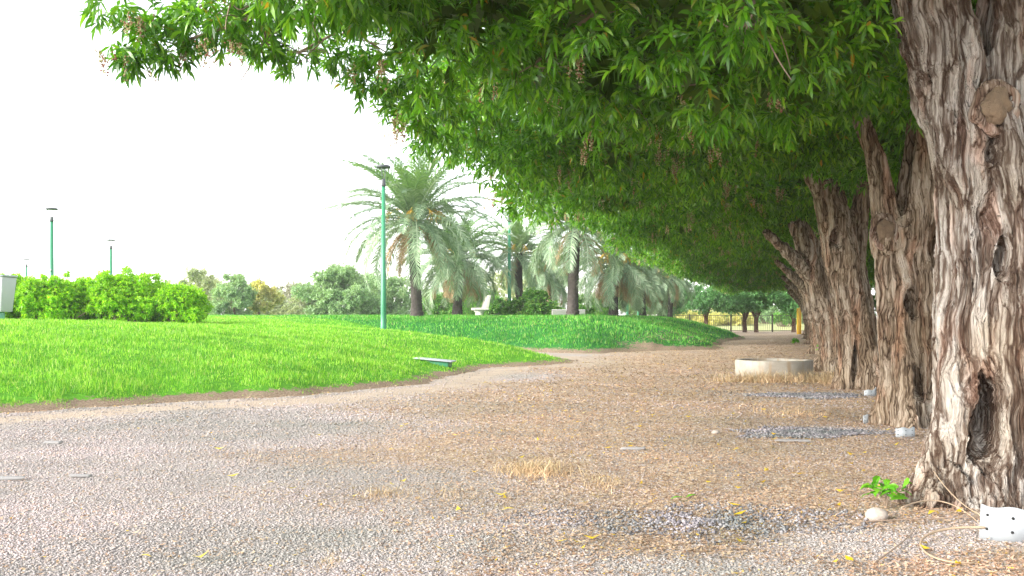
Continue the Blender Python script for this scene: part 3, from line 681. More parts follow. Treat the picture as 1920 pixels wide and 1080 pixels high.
# keep the sky gap above the path free of strays
vv = B1[:, :2]@LEFTN; B1 = B1[~((vv > 3.9) & (np.arange(len(B1)) < 110) & (B1[:, 2]-B1[:, 5] < 2.6) & (B1[:, 1] < .8))]
cr1 = crown_mesh('crown', B1, 21000, 1, L=.098, W=.0205, k=10)
in1 = inner_mesh('crown', B1, 2600, 1)
lm1 = limbs_mesh('limbs', (-.3, 0, 3.6), B1, 4, n=34, twigs=1300)
bl1 = blossom_mesh('seed_clusters', B1, 6, 30)
shared = []
for i, (sd_, ns) in enumerate(((31, 20000), (37, 13500), (43, 10500))):
    B = crown_blobs(sd_, over=4.9, zlow=2.62, n=130, along=2.7)
    if i == 0: bv = B[:, :2]@LEFTN; bu = B[:, :2]@ROW; B = B[~((bv > 3.95) & (bu < -.6) & (B[:, 2] < 3.1)) & ~((bv > 4.3) & (bu < -1.2))]
    shared.append((crown_mesh('crown', B, ns, sd_, L=.102+.028*i, W=.024+.007*i, k=9, cheap=i > 0), inner_mesh('crown', B, 2600, sd_), limbs_mesh('limbs', (-.4, 0, 3.55), B, sd_, n=26, twigs=200), blossom_mesh('seed_clusters', B, sd_, 70)))
row_tree(X1, D1, tm1, lm1, in1, cr1, bl1, 'nearest tree at the right edge, thick grey forked trunk with a dark hollow low down')
row_tree(X2, D2, tm2, shared[0][2], shared[0][1], shared[0][0], shared[0][3], 'second tree of the row, twisted trunk with a cut limb scar just below its fork', 1.0)
row_tree(X3, D3, tm3, shared[1][2], shared[1][1], shared[1][0], shared[1][3], 'third tree of the row, brown trunk leaning left with a round knot hole high up', 1.0)
far_labels = ['fourth tree of the row, low bare limb reaching left, right behind the leaning third trunk', 'fifth tree of the row, double trunk beside the small green sprout',
              'sixth tree of the row, leaning trunk beyond the green sprout', 'seventh tree of the row, upright trunk partly hidden by the sixth', 'eighth tree of the row along the path', 'ninth tree of the row along the path',
              'tenth tree of the row along the path', 'eleventh tree of the row along the path', 'twelfth and last tree of the row, closest to the yellow posts']
def scar(tree, x, y, z, rx_, rz_, label):
    V, F = lathe([(math.sin(a), -math.cos(a)) for a in np.linspace(0, np.pi, 26)], 36)
    V = V*(1+(fbm(V[:, 0]*2.2+x*9, V[:, 1]*2.2, V[:, 2]*2.2, s=4)-.5)*.8)[:, None]*np.array((rx_*.9, .045, rz_*.9))
    V[:, 1] += (fbm(V[:, 0]*70, V[:, 1]*9, V[:, 2]*25, s=9, o=2)-.5)*.02
    o = mobj('branch_scar', V, F, M['cut_wood'], tree, True); o.location = (x, y, z); o['label'] = label
    a = np.linspace(0, 6.283, 60); w_ = 1+(fbm(np.cos(a)*1.5, np.sin(a)*1.5+x*7, s=12)-.5)*.5
    q = np.stack([np.cos(a)*rx_*1.12*w_, .02+0*a, np.sin(a)*rz_*1.12*w_], 1); q[-1] = q[0]
    V, F = tube(q, .034*(.7+.7*vnoise(a*2, a*0+x, s=3)), 14, False); o = mobj('scar_rim', V, F, M['bark_rim'], tree, True); o.location = (x, y+.01, z)
tr_ = [o for o in bpy.data.objects if o.name.startswith('row_tree') and o.parent is None]
scar(tr_[0], X(1876, 5.15)-X1, -.235, Z(196, 5.15), .085, .105, 'rounded brown healed branch knob')
scar(tr_[1], X(1666, 9.0)-X2, -.17, Z(432, 9.0), .09, .12, 'flat pale cut branch scar')
yy = 13.6
for i in range(9):
    yy += 4.25; xx = 1.05+.2705*yy+(.1 if i % 2 else -.05)+.014*(yy-13.6)
    s_ = shared[1+(i % 2)] if i > 1 else shared[i % 3]
    row_tree(xx, yy, tm4 if i % 2 == 0 else tm5, s_[2], s_[1], s_[0], s_[3], far_labels[i], 1.0-.012*i, flip=i % 4 in (1, 2))

# ---------------------------------------------------------------- date palms
def frond(rg, az, el, L, curl, leaf, nl, lw, start, tw=0.0):
    """returns rachis tube + leaflet strips"""
    n = 16; t = np.linspace(0, 1, n); e = el-curl*t**1.35*1.0
    dx = np.cos(e)*L/n; dz = np.sin(e)*L/n
    h = np.concatenate([[0], np.cumsum(dx)[:-1]]); z = np.concatenate([[0], np.cumsum(dz)[:-1]])
    sw = tw*t**2*L*.3
    D = np.array((math.cos(az), math.sin(az), 0)); S = np.array((-math.sin(az), math.cos(az), 0))
    pts = start+h[:, None]*D+z[:, None]*np.array((0, 0, 1))+sw[:, None]*S
    rach = tube(pts, np.linspace(.028, .006, n), 4, False)
    f = np.linspace(.16, 1.0, nl); k = f*(n-1); i0 = np.clip(np.floor(k).astype(int), 0, n-2); fr = (k-i0)[:, None]
    p = pts[i0]*(1-fr)+pts[i0+1]*fr; T = nrm(pts[i0+1]-pts[i0]); U = nrm(np.cross(T, S)*-1); U = np.where(U[:, 2:3] < 0, -U, U)
    out = []
    for sgn in (-1, 1):
        Sd = nrm(np.cross(T, U))*sgn
        ll = leaf*np.sin(np.clip(f*1.02, 0, 1)*np.pi)**.45*(.8+.4*rg.random(nl))*np.where(f > .93, .75, 1)
        d = nrm(Sd*.75+T*(.55+.6*f[:, None])+U*.32*(rg.random((nl, 1))*1.6-.2)+rg.normal(size=(nl, 3))*.1)
        tip = p+d*ll[:, None]; tip[:, 2] -= ll*(.12+.28*rg.random(nl)); m = p+d*ll[:, None]*.5
        wv = T*lw/2
        V = np.stack([p-wv*.6, p+wv*.6, m+wv, m-wv, tip], 1).reshape(-1, 3); i = np.arange(nl)[:, None]*5
        out.append((V, [i+np.array([[0, 1, 2, 3]]), i+np.array([[3, 2, 4]])]))
    return rach, out
def palm_parts(seed, H, r, nf=46, L=3.0, dead=9, droopy=0.0, leaf=.42):
    rg = np.random.default_rng(seed); top = np.array((0, 0, H))
    zs = np.linspace(-.15, H, 120)
    def rf(th, z, t):
        row = np.floor(z/.085); ph = (z/.085) % 1.0
        boots = np.abs(((th*7/(2*np.pi)+row*.5) % 1.0)-.5)
        return 1+.16*(1-ph)*(1-boots*1.2)+.04*rg.random((len(zs), 42))
    rr = np.interp(zs, [-.15, .2, .5, H*.8, H], [r*1.25, r*1.1, r*.95, r*.92, r*1.15])
    lean = np.stack([.05*np.sin(zs*.9+seed), .03*np.cos(zs*.8+seed), zs], 1); lean[:, :2] -= lean[0, :2]; top[:2] = lean[-1, :2]
    tr = mesh_np('trunk', *merge([tube(lean, rr, 42, True, rf)]), M['palm_trunk'])
    live, fresh, dd, fruit = [], [], [], []
    for i in range(nf):
        q = i/nf; az = i*2.39996+rg.normal()*.15
        el = R(86)*(1-q)**.85-R(28)*q+rg.normal()*.09-droopy*.25; curl = R(38)+R(62)*q**.8+rg.normal()*.12+droopy*.5
        st = top+np.array((math.cos(az)*.1, math.sin(az)*.1, .18*(1-q)-.05))
        rc, lf = frond(rg, az, el, L*(.82+.25*rg.random())*(1-.12*(q < .15)), curl, leaf, 72, .036, st, rg.normal()*.5)
        (fresh if q < .3 else live).extend([rc]+lf)
    for i in range(dead):
        az = rg.random()*6.28; st = top+np.array((math.cos(az)*.14, math.sin(az)*.14, -.15))
        rc, lf = frond(rg, az, R(-42)+rg.normal()*.12, L*.62, R(45), leaf*.8, 40, .024, st, 0); dd.extend([rc]+lf)
    for i in range(9):
        az = rg.random()*6.28; st = top+np.array((0, 0, .05)); D = np.array((math.cos(az), math.sin(az), 0))
        q = bez(st, st+D*.35+np.array((0, 0, .5)), st+D*.75+np.array((0, 0, .25)), n=8); fruit.append(tube(q, .016, 4))
        for j in range(16):
            e0 = q[-1]; e1 = e0+D*.1+rg.normal(size=3)*.1-np.array((0, 0, .25)); fruit.append(tube(bez(e0, (e0+e1)/2+D*.08, e1, n=5), .007, 3, False))
    mk = lambda nm, ps, m: mesh_np(nm, *merge(ps), m)
    return [('trunk', tr), ('crown', mk('crown', live, M['palm'])), ('young_fronds', mk('young_fronds', fresh, M['palm_fresh'])),
            ('dead_fronds', mk('dead_fronds', dd, M['palm_dead'])), ('fruit_stalks', mk('fruit_stalks', fruit, M['yellow_stalk']))]
M['yellow_stalk'] = plain('fruit_stalk', (.55, .36, .05), .6)
def palm(px, d, parts, label, sc=1.0, rz=0.0, z=None):
    x = X(px, d); z = surf_z(x, d) if z is None else z
    t = empty('date_palm', (x, d, z-.02), rz); t.scale = (sc,)*3
    tag(t, label, 'palm tree', 'date palms on the far mound')
    for nm, me in parts: link(bpy.data.objects.new(nm, me), t)
    return t
pA = palm_parts(2, 3.05, .165, 78, 3.05, 10, .12)
pB = palm_parts(5, 3.05, .18, 52, 2.95, 8, .3)
pC = palm_parts(9, 2.15, .17, 62, 2.7, 22, .5)
palm(782, 34.5, pA, 'full date palm standing just right of the nearest tall green lamp post', 1.1)
palm(857, 41, pC, 'date palm with pale grey trunk between the full palm and the concrete bench', 1.1, 2.0)
palm(1074, 32.5, pB, 'tall date palm with a thick dark trunk standing in front of the white bench', .98, .6)
palm(1150, 40, pC, 'date palm right of the white bench, grey fronds hanging over its trunk', 1.02, 4.0)
palm(1205, 46, pC, 'date palm with a reddish brown skirt of dead fronds right of the thin green post', .85, 1.0)
palm(1238, 54, pC, 'date palm with orange dead fronds, left one of the farthest pair', .9, 3.1)
palm(1256, 53, pB, 'date palm leaning its pale fronds to the right, right one of the farthest pair', .72, 5.2)
palm(1030, 50, pC, 'small distant date palm seen behind the bench and the tall dark palm', .95, .4)
palm(975, 43.5, pB, 'date palm behind the green post near the concrete bench, its trunk hidden by bushes', .92, 2.2)

# ---------------------------------------------------------------- park lamps
def lamp_parts(H=4.5):
    ps = []
    ps.append(('pole', mesh_np('pole', *merge([lathe([(0, 0), (.13, 0), (.13, .03), (.085, .05), (.08, .6), (.05, H-.55), (0, H-.55)], 18)]), M['metal_green'], True)))
    ps.append(('collar', mesh_np('collar', *merge([lathe([(0, H-.56), (.062, H-.56), (.066, H-.50), (.05, H-.42), (.058, H-.38), (.04, H-.36), (0, H-.36)], 18)]), M['metal_dark'], True)))
    ps.append(('lamp_shade', mesh_np('lamp_shade', *merge([lathe([(0, H-.07), (.10, H-.075), (.19, H-.07), (.205, H-.05), (.2, H-.015), (.16, H), (0, H+.012)], 28)]), M['metal_dark'], True)))
    for s in (-1, 1):
        q = bez((s*.035, 0, H-.38), (s*.17, 0, H-.28), (s*.15, 0, H-.07), n=9); ps.append(('arm', mesh_np('arm', *tube(q, .013, 6), M['metal_dark'], True)))
    ps.append(('label_plate', mesh_np('label_plate', *box(0, -.083, 1.95, .06, .012, .09), M['white_plastic'])))
    return ps
lampP = lamp_parts()
def lamp(px, d, label, topz=None, rz=0.0, z=None):
    x = X(px, d); z = surf_z(x, d) if z is None else z
    sc = 1.0 if topz is None else (topz-z)/4.5
    t = empty('street_lamp', (x, d, z), rz); t.scale = (1, 1, sc) if sc else 1
    tag(t, label, 'lamp post', 'green park lamp posts')
    for nm, me in lampP:
        o = bpy.data.objects.new(nm, me); link(o, t)
        if nm == 'lamp_shade': o['label'] = 'dark round disc lamp head'
lamp(719, 28, 'nearest tall green lamp post with a round dark head, left of the full palm', Z(310, 28), R(80))
lamp(97, 34, 'green lamp post rising above the left hedge, the larger with its lantern arms visible', Z(390, 34), 0)
lamp(208, 45, 'mid sized green lamp post above the middle of the hedge', Z(449, 45), R(90))
lamp(50, 60, 'small distant green lamp post near the left end of the hedge', Z(486, 60), R(70))
lamp(240, 84, 'tiny distant lamp head just showing over the hedge right of centre', Z(510, 84), R(20), 0)
lamp(955, 41.5, 'green lamp post between the concrete bench and the dark palm, head hidden by fronds', None, R(50))
lamp(1176, 56, 'thin green lamp post seen between two date palms on the far mound', None, R(50))
lamp(1197, 68, 'farthest thin green lamp post beside the reddish brown palm', None, R(10), .5)
t = empty('floodlight_mast', (X(255, 150), 150, -.2)); tag(t, 'very tall thin pale mast far behind the hedge', 'mast')
H_ = Z(418, 150)+.2
link(bpy.data.objects.new('pole', mesh_np('pole', *merge([tube([(0, 0, 0), (0, 0, H_)], [.16, .08], 10)]), M['mast'])), t)
link(bpy.data.objects.new('lamp_head', mesh_np('lamp_head', *merge([box(0, 0, H_+.1, .9, .4, .35)]), M['mast'])), t)

# ---------------------------------------------------------------- concrete benches (L shaped seat and back on pedestals)
def bench_obj(x, y, z, rz, label, W=1.5):
    t = empty('concrete_bench', (x, y, z), rz); tag(t, label, 'bench', 'pale concrete park benches')
    # local: sitter faces -Y, width along X
    def prism(prof, w):
        pr = np.array(prof); n = len(pr); V = np.concatenate([np.c_[np.full(n, -w/2), pr], np.c_[np.full(n, w/2), pr]])
        i = np.arange(n); j = (i+1) % n; me = bpy.data.meshes.new('m'); me.from_pydata(V.tolist(), [], [tuple(range(n)), tuple(reversed(range(n, 2*n)))]+[(a, a+n, b+n, b) for a, b in zip(i, j)]); me.update(); me.materials.append(M['concrete_white']); return me
    for nm, prof, w in (('seat', [(-.28, .36), (-.28, .45), (.2, .45), (.3, .45), (.3, .36)], W), ('backrest', [(.14, .452), (.3, .452), (.4, .93), (.29, .95)], W)):
        o = link(bpy.data.objects.new(nm, prism(prof, w)), t); bevel(o, .015)
    for s in (-1, 1):
        V, F = merge([lathe([(0, -.1), (.17, -.1), (.17, .05), (.13, .09), (.12, .26), (.2, .33), (.2, .358), (0, .358)], 16)]); V = V*np.array((1, 1, 1))+np.array((s*W*.3, 0, 0))
        link(bpy.data.objects.new('leg', mesh_np('leg', V, F, M['concrete_white'], True)), t)
def on(px, d): x = X(px, d); return x, d, surf_z(x, d)
x, y, z = on(899, 40); bench_obj(x, y, z-.06, R(-82), 'pale concrete bench seen from the side, left of the green post', 1.3)
x, y, z = on(1064, 39); bench_obj(x, y, Z(581, 39)-.93, R(184), 'white concrete bench half hidden behind the tall dark palm trunk', 1.3)
x, y, z = on(1233, 58); bench_obj(x, y, Z(597, 58)-.95, R(178), 'small white bench far off between the last pair of palms', 1.4)

# grey tapered box over a small teal block, left edge
d = 17.5; x = X(-18, d); z0 = surf_z(x, d)
t = empty('utility_box', (x, d, z0)); tag(t, 'grey tapered box with white rim above a teal block at the left edge', 'utility box')
zb, zt = Z(585, d)-z0, Z(520, d)-z0; wt, wb = .34, .29
V = np.array([(-wb, -.2, zb), (wb, -.2, zb), (wb, .2, zb), (-wb, .2, zb), (-wt, -.25, zt), (wt, -.25, zt), (wt, .25, zt), (-wt, .25, zt)])
F = np.array([(0, 3, 2, 1), (4, 5, 6, 7), (0, 1, 5, 4), (1, 2, 6, 5), (2, 3, 7, 6), (3, 0, 4, 7)])
bevel(mobj('body', V, F, M['grey_panel'], t), .01)
bevel(mobj('rim', *box(0, 0, zt+.02, wt*2+.03, .53, .035), M['white_plastic'], t), .01)
mobj('post', *box(0, 0, zb/2, .1, .1, zb-.004), M['metal_dark'], t)
bevel(mobj('base', *box(0, -.12, .09, .5, .3, .2), M['teal'], t), .03)

# low green box with a pale lid, sunk in the lawn edge
d = 17.6; x = X(815, d); z0 = surf_z(x, d)
t = empty('valve_box', (x, d, z0), R(-8)); tag(t, 'low green box with a pale lid sunk in the lawn edge', 'valve box')
rt = Matrix.Rotation(R(5), 3, 'Y')
bevel(mobj('body', *box(0, 0, -.05, .56, .34, .17, rt), M['metal_green'], t), .02)
bevel(mobj('lid', *box(0, 0, .05, .70, .42, .022, rt), M['white_plastic'], t), .012)

# ---------------------------------------------------------------- concrete well ring by the path
d = 15.85; x, y = X(1451, d+.62), d+.62
t = empty('well_ring', (x, y, 0)); tag(t, 'low round concrete well ring on the path, streaked brown in places', 'concrete ring')
pr = [(.52, -.1), (.625, -.1), (.625, .262), (.612, .275), (.54, .275), (.53, .262), (.52, -.1)]
o = mobj('ring', *merge([lathe(pr, 64)]), M['concrete'], t, True)
pr = np.array([(0, .19), (.30, .2), (.45, .17), (.525, .12)]); V, F = lathe(pr, 30); V[:, 2] += (fbm(V[:, 0]*8, V[:, 1]*8, s=4)-.5)*.08
mobj('soil_fill', V, F, M['soil'] if 'soil' in M else M['rock'], t)

# ---------------------------------------------------------------- white perforated pipe pieces by the trunks
def pipe_ring(x, y, w, h, label, rz=0.0, tilt=(0, 0)):
    r = w/1.72; t = empty('pipe_shell', (x, y, float(ground_z(np.array([x]), np.array([y]))[0])), rz); t.rotation_euler = (tilt[0], tilt[1], rz)
    tag(t, label, 'pipe', 'white plastic pipe pieces by the trunks')
    th = np.linspace(-math.pi/2-1.03, -math.pi/2+1.03, 30); k = len(th); rows = [(r, -.02), (r, h), (r-.006, h), (r-.006, -.02)]
    V = np.concatenate([np.stack([a*np.cos(th), a*np.sin(th)+r*.5, b+.006*np.sin(th*7+x)*(b > 0)], 1) for a, b in rows])
    F = [np.array([(q*k+i_, q*k+i_+1, ((q+1) % 4)*k+i_+1, ((q+1) % 4)*k+i_) for q in range(4) for i_ in range(k-1)]), np.array([(0, k, 2*k, 3*k), (k-1, 4*k-1, 3*k-1, 2*k-1)])]
    mobj('shell', V, F, M['white_plastic'], t, False)
    V, F = lathe([(0, -.001), (.02*w, -.001), (.02*w, .003), (0, .003)], 10); hm = mesh_np('drain_hole_disc', V, F, M['hole'])  # solid dark disc on the shell, painting the shade inside the opening
    for k in range(4):
        a = -math.pi/2-.85+k*.55
        for zz in (.3, .72):
            o = link(bpy.data.objects.new('drain_hole_disc', hm), t); o.location = (math.cos(a)*r, math.sin(a)*r+r*.5, h*zz)
            o.rotation_euler = Vector((math.cos(a), math.sin(a), 0)).to_track_quat('Z', 'Y').to_euler()
pipe_ring(X(1845, 4.4)+.16, 4.45, .32, .148, 'largest white perforated pipe piece, in front of the nearest trunk', 0, (R(2), R(2)))
pipe_ring(X(1697, 8.3), 8.3, .19, .078, 'white perforated pipe piece right of the second trunk foot', .3)
pipe_ring(X(1622, 9.3), 9.3, .16, .078, 'white perforated pipe piece just left of the second trunk', 1.0, (0, R(4)))
pipe_ring(X(1631, 12.4), 12.4, .21, .09, 'white pipe piece tilted at the foot of the third trunk', .5, (R(6), R(-8)))
pipe_ring(X(1560, 21.5), 21.5, .2, .09, 'small white pipe piece at the foot of the fourth and fifth trunks', .5)
pipe_ring(X(1550, 26.5), 26.5, .2, .10, 'farthest tiny white pipe piece beside the green sprout', 0)

# ---------------------------------------------------------------- yellow posts and fence
t = None
for px in (1496, 1501.5):
    x = X(px, 54); o = empty('bollard', (x, 54+(px > 1500)*.1, 0)); tag(o, 'left one of the two tall yellow posts at the far end of the row' if px < 1500 else 'right one of the two tall yellow posts at the far end of the row', 'bollard', 'yellow posts')
    hh = Z(577 if px > 1500 else 579, 54)
    mobj('post', *tube([(0, 0, -.1), (0, 0, hh)], .06, 14), M['yellow'], o, True)
    mobj('cap', *lathe([(.062, hh-.03), (.062, hh+.01), (.04, hh+.035), (0, hh+.04)], 14), M['yellow'], o, True)
t = empty('metal_fence', (0, 61.5, 0)); tag(t, 'dark metal bar fence across the far end of the path', 'fence')
zt_ = Z(591, 61.5); xs = np.arange(8.4, 40, .115); bars = [box(a, 0, (zt_+.06)/2, .016, .016, zt_-.06) for a in xs]
mobj('railing', *merge(bars+[box(24.2, .012, zt_-.02, 31.6, .03, .035), box(24.2, .012, .09, 31.6, .03, .035)]), M['fence'], t)
for a in np.arange(8.4, 40, 2.55): mobj('post', *merge([box(a, -.03, zt_/2, .07, .07, zt_+.12)]), M['fence'], t)

# ---------------------------------------------------------------- shrubs, hedge, background trees
def shrub(name, x, y, z, blobs, ns, mat, label, cat, group, seed, L=.07, W=.035, k=6, trunk=None, inner=True, jitter=.35):
    t = empty(name, (x, y, z)); tag(t, label, cat, group)
    a = foliage(blobs, ns, k, L, W, seed, jitter=jitter, cheap=True, spread=1.0)
    parts = [a]
    mobj('crown' if trunk else 'foliage', *merge(parts), mat, t)
    st = []
    rg = np.random.default_rng(seed)
    if trunk:
        for (p0, p1, r0, r1) in trunk: 
            q = bez(p0, (np.array(p0)+np.array(p1))/2+rg.normal(size=3)*.08, p1, n=8); st.append(tube(q, np.linspace(r0, r1, 8), 8))
        mobj('trunk', *merge(st), M['bark_far'], t, True)
    else:
        for b in blobs: 
            q = bez((b[0]*.3, b[1]*.3, 0), (b[0]*.8, b[1]*.8, b[2]*.5), b[:3], n=6); st.append(tube(q, np.linspace(.03, .008, 6), 5))
        mobj('stem', *merge(st), M['twig'], t, True)
    return t
def mound_blobs(seed, wx, wy, h, n=10, r=.4):
    rg = np.random.default_rng(seed); out = [(0, 0, h*.45, wx*.8, wy*.8, h*.5)]
    for i in range(n):
        a = rg.random()*6.28; q = math.sqrt(rg.random()); zz = h*(.25+.6*rg.random()); f = math.sqrt(max(0, 1-(zz/h)**2))
        rr = r*(.7+.6*rg.random()); out.append((math.cos(a)*q*(wx-rr*.5)*max(.5, f), math.sin(a)*q*(wy-rr*.5)*max(.5, f), zz, rr, rr, rr*.9))
    return np.array(out)
def ragged_blobs(seed, wx, wy, h, n, r):
    """many uneven boughs filling a rough dome, some reaching past it"""
    rg = np.random.default_rng(seed+500); out = []
    for i in range(n+10):
        a = rg.random()*6.28; q = math.sqrt(rg.random()); zz = h*(.08+.86*rg.random()**.8); f = math.sqrt(max(.06, 1-(zz/h)**2))*(.85+.3*rg.random())
        rr = r*(.45+.9*rg.random()**1.5)*(1 if zz < h*.7 else .65)
        out.append((math.cos(a)*q*wx*f, math.sin(a)*q*wy*f, min(zz, h-rr*.5), rr, rr, rr*(.6+.5*rg.random())))
    return np.array(out)
# the clipped hedge on the left: separate shrubs growing together
hl = ['hedge shrub half behind the grey box at the left edge', 'hedge shrub directly below the smallest left lamp post', 'hedge shrub directly in front of the larger left lamp post', 'hedge shrub between the two larger left lamp posts',
      'hedge shrub in front of the mid sized lamp post', 'darker hedge shrub second from the right end of the hedge', 'light green rounded shrub at the right end of the hedge']
for i, (px, top, wpx) in enumerate(((-40, 524, 90), (30, 521, 82), (95, 518, 84), (160, 516, 84), (225, 517, 80), (285, 523, 68), (338, 530, 50))):
    d = 22+.5*(i % 2)+.12*i; x = X(px, d); z = surf_z(x, d)-.05; h = Z(top, d)-z; wx = wpx/FPX*d
    shrub('hedge_shrub', x, d, z, np.concatenate([mound_blobs(60+i, wx*1.05, .75, h*.93, 20, .26), ragged_blobs(60+i, wx*1.1, .7, h*1.12, 6, .22)]), 3600, M['hedge'], hl[i], 'shrub', 'shrubs of the left hedge', 60+i, .085, .034, 7)
def tree_bg(px, d, z, wpx, top, bot, mat, label, seed, ns=2600, L=.16, trunk=False, r=None, n=30, group='trees behind the lawns', cat='tree', depth=.7):
    x = X(px, d); h = Z(top, d)-z; b = max(0, Z(bot, d)-z); wx = wpx/FPX*d
    bl = ragged_blobs(seed, wx, wx*depth, h-b, n, r or wx*.3); bl[:, 2] += b
    tr = None
    if trunk: tr = [((0, 0, -.1), (.05, 0, b+.5), .15, .1), ((.0, 0, b*.6), (wx*.3, 0, b+.8), .09, .05), ((.02, 0, b*.6), (-wx*.3, 0, b+.8), .09, .05)]
    return shrub('tree' if (trunk or cat == 'tree') else 'bush', x, d, z, bl, int(ns*1.5), mat, label, cat, group, seed, L, L*.45, 6, tr or ([((0, 0, -.1), (0, 0, h*.5), .12, .06)] if cat == 'tree' else None), jitter=.75)
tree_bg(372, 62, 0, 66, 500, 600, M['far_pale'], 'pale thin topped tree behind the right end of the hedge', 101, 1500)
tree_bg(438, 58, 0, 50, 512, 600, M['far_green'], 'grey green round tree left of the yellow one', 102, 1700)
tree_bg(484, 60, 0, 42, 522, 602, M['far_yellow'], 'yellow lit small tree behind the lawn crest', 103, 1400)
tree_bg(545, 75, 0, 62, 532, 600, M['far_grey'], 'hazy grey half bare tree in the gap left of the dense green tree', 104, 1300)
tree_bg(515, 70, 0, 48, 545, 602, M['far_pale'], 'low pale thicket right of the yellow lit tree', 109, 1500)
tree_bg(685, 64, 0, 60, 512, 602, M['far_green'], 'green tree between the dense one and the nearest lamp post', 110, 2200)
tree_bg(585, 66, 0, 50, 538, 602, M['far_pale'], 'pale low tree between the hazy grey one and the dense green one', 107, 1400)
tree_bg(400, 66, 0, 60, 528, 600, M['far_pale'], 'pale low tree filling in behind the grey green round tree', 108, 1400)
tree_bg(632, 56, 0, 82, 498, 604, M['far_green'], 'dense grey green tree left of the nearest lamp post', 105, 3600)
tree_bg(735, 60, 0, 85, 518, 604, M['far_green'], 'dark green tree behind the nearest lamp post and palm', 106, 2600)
bl_ = M['bush']
tree_bg(822, 50, .6, 46, 550, 604, bl_, 'yellow green bush between the first two palms', 111, 1600, .12, group='bushes behind the benches', cat='bush')
tree_bg(930, 50, .7, 34, 556, 604, bl_, 'low green bush filling the gap right behind the side view bench', 117, 1500, .11, group='bushes behind the benches', cat='bush')
tree_bg(893, 54, .6, 58, 534, 604, bl_, 'light green bush behind the side view bench', 112, 2000, .12, group='bushes behind the benches', cat='bush')
tree_bg(1000, 41, .75, 50, 545, 604, bl_, 'broad light green bush right of the bench and green post', 113, 2400, .12, group='bushes behind the benches', cat='bush')
tree_bg(1110, 48, .6, 48, 552, 603, bl_, 'bright green bush right of the tall dark palm trunk', 114, 1800, .11, group='bushes behind the benches', cat='bush')
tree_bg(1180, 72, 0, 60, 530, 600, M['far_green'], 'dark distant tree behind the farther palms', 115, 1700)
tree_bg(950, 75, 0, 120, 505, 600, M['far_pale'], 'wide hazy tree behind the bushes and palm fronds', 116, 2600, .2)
# trees before the far fence
for i, (px, d, wpx, top, bot, lab) in enumerate(((1250, 60, 60, 520, 588, 'dark green tree by the far fence, behind the last palms'), (1323, 59.5, 62, 535, 584, 'green tree by the far fence with the leftmost visible trunk'),
        (1397, 60.3, 40, 540, 584, 'slender tree by the fence between two thicker trunks'), (1418, 59.8, 66, 532, 583, 'tree by the fence with a forked grey trunk'), (1488, 60.2, 60, 536, 584, 'tree by the fence just left of the yellow posts'))):
    tree_bg(px, d, 0, wpx, top, bot, M['fence_tree'], lab, 120+i, 2200, .15, trunk=True, group='trees along the far fence')
for i, (px, d, wpx, top, m, lab) in enumerate(((1290, 80, 60, 585, 'far_yellow', 'yellowish bush beyond the left part of the fence'), (1370, 84, 50, 588, 'far_yellow', 'yellow green bush beyond the middle of the fence'), (1440, 90, 30, 572, 'far_green', 'blue green bush beyond the fence, left of the rounded one'),
        (1468, 78, 26, 588, 'bush', 'light green rounded bush beyond the fence by the yellow posts'), (1545, 85, 60, 560, 'far_green', 'bush beyond the fence hidden mostly by the row of trunks'), (1350, 110, 120, 570, 'far_pale', 'wide pale thicket far beyond the fence'))):
    tree_bg(px, d, -.1, wpx, top, 606, M[m], lab, 140+i, 1200, .2, group='bushes beyond the fence', cat='bush')
# tall dark shrubs on the far side of the row, glimpsed through the gaps between trunks
for i, d in enumerate((13, 18.5, 24, 30, 37)):
    x = 1.05+.2705*d+4.3+.4*(i % 2)
    shrub('shrub', x, d, 0, ragged_blobs(300+i, 2.6, 2.4, 3.6, 26, .8), 2600, M['far_green_dark'], 'tall dark shrub glimpsed between the trunks on the far side of the row', 'shrub', 'shrubs beyond the row of trees', 300+i, .16, .07, 6, jitter=.7)
# meadow behind the fence
V, F = grid(np.linspace(-40, 80, 60), np.linspace(64, 100, 20), lambda x, y: .02+.0*x+(fbm(x*.3, y*.3, s=6)-.5)*.3+.01*(y-64))
tag(mobj('meadow', V, F, M['meadow'] if 'meadow' in M else M['rock'], smooth=True), kind='structure')

# ---------------------------------------------------------------- small things on the ground
def gz(x, y): return float(ground_z(np.array([x]), np.array([y]))[0])
# sprout at the first trunk
def sprout(px, py, d, n, L, label, seed, h=.16):
    x = X(px, d); t = empty('sprout', (x, d, gz(x, d))); tag(t, label, 'seedling', 'green sprouts at the trunk feet'); rg = np.random.default_rng(seed); st, pp, dd = [], [], []
    for i in range(6):
        e = np.array((rg.uniform(-.09, .09), rg.uniform(-.04, .04), h*(.6+.6*rg.random()))); q = bez((0, 0, 0), (e[0]*.3, e[1]*.3, e[2]*.6), e, n=6); st.append(tube(q, .0025, 5, False)); pp.append(e); dd.append(nrm(e+np.array((0, 0, .02))))
    pp = np.array(pp); dd = np.array(dd)
    V, F = sprays(pp, dd, n, L, L*.3, 1.1, rg, twig=h*.5)
    mobj('leaves', *merge([(V, F)]), M['sprout'], t); mobj('stem', *merge(st), M['twig'], t)
sprout(1662, 930, 5.15, 6, .10, 'bright green sprout at the left foot of the nearest trunk', 3, .12)
sprout(1541, 650, 26, 16, .13, 'small green sprout at the foot of the fifth trunk', 4, .3)
sprout(1490, 640, 36, 14, .16, 'low yellow green weed patch beside the far trunks', 5, .12)
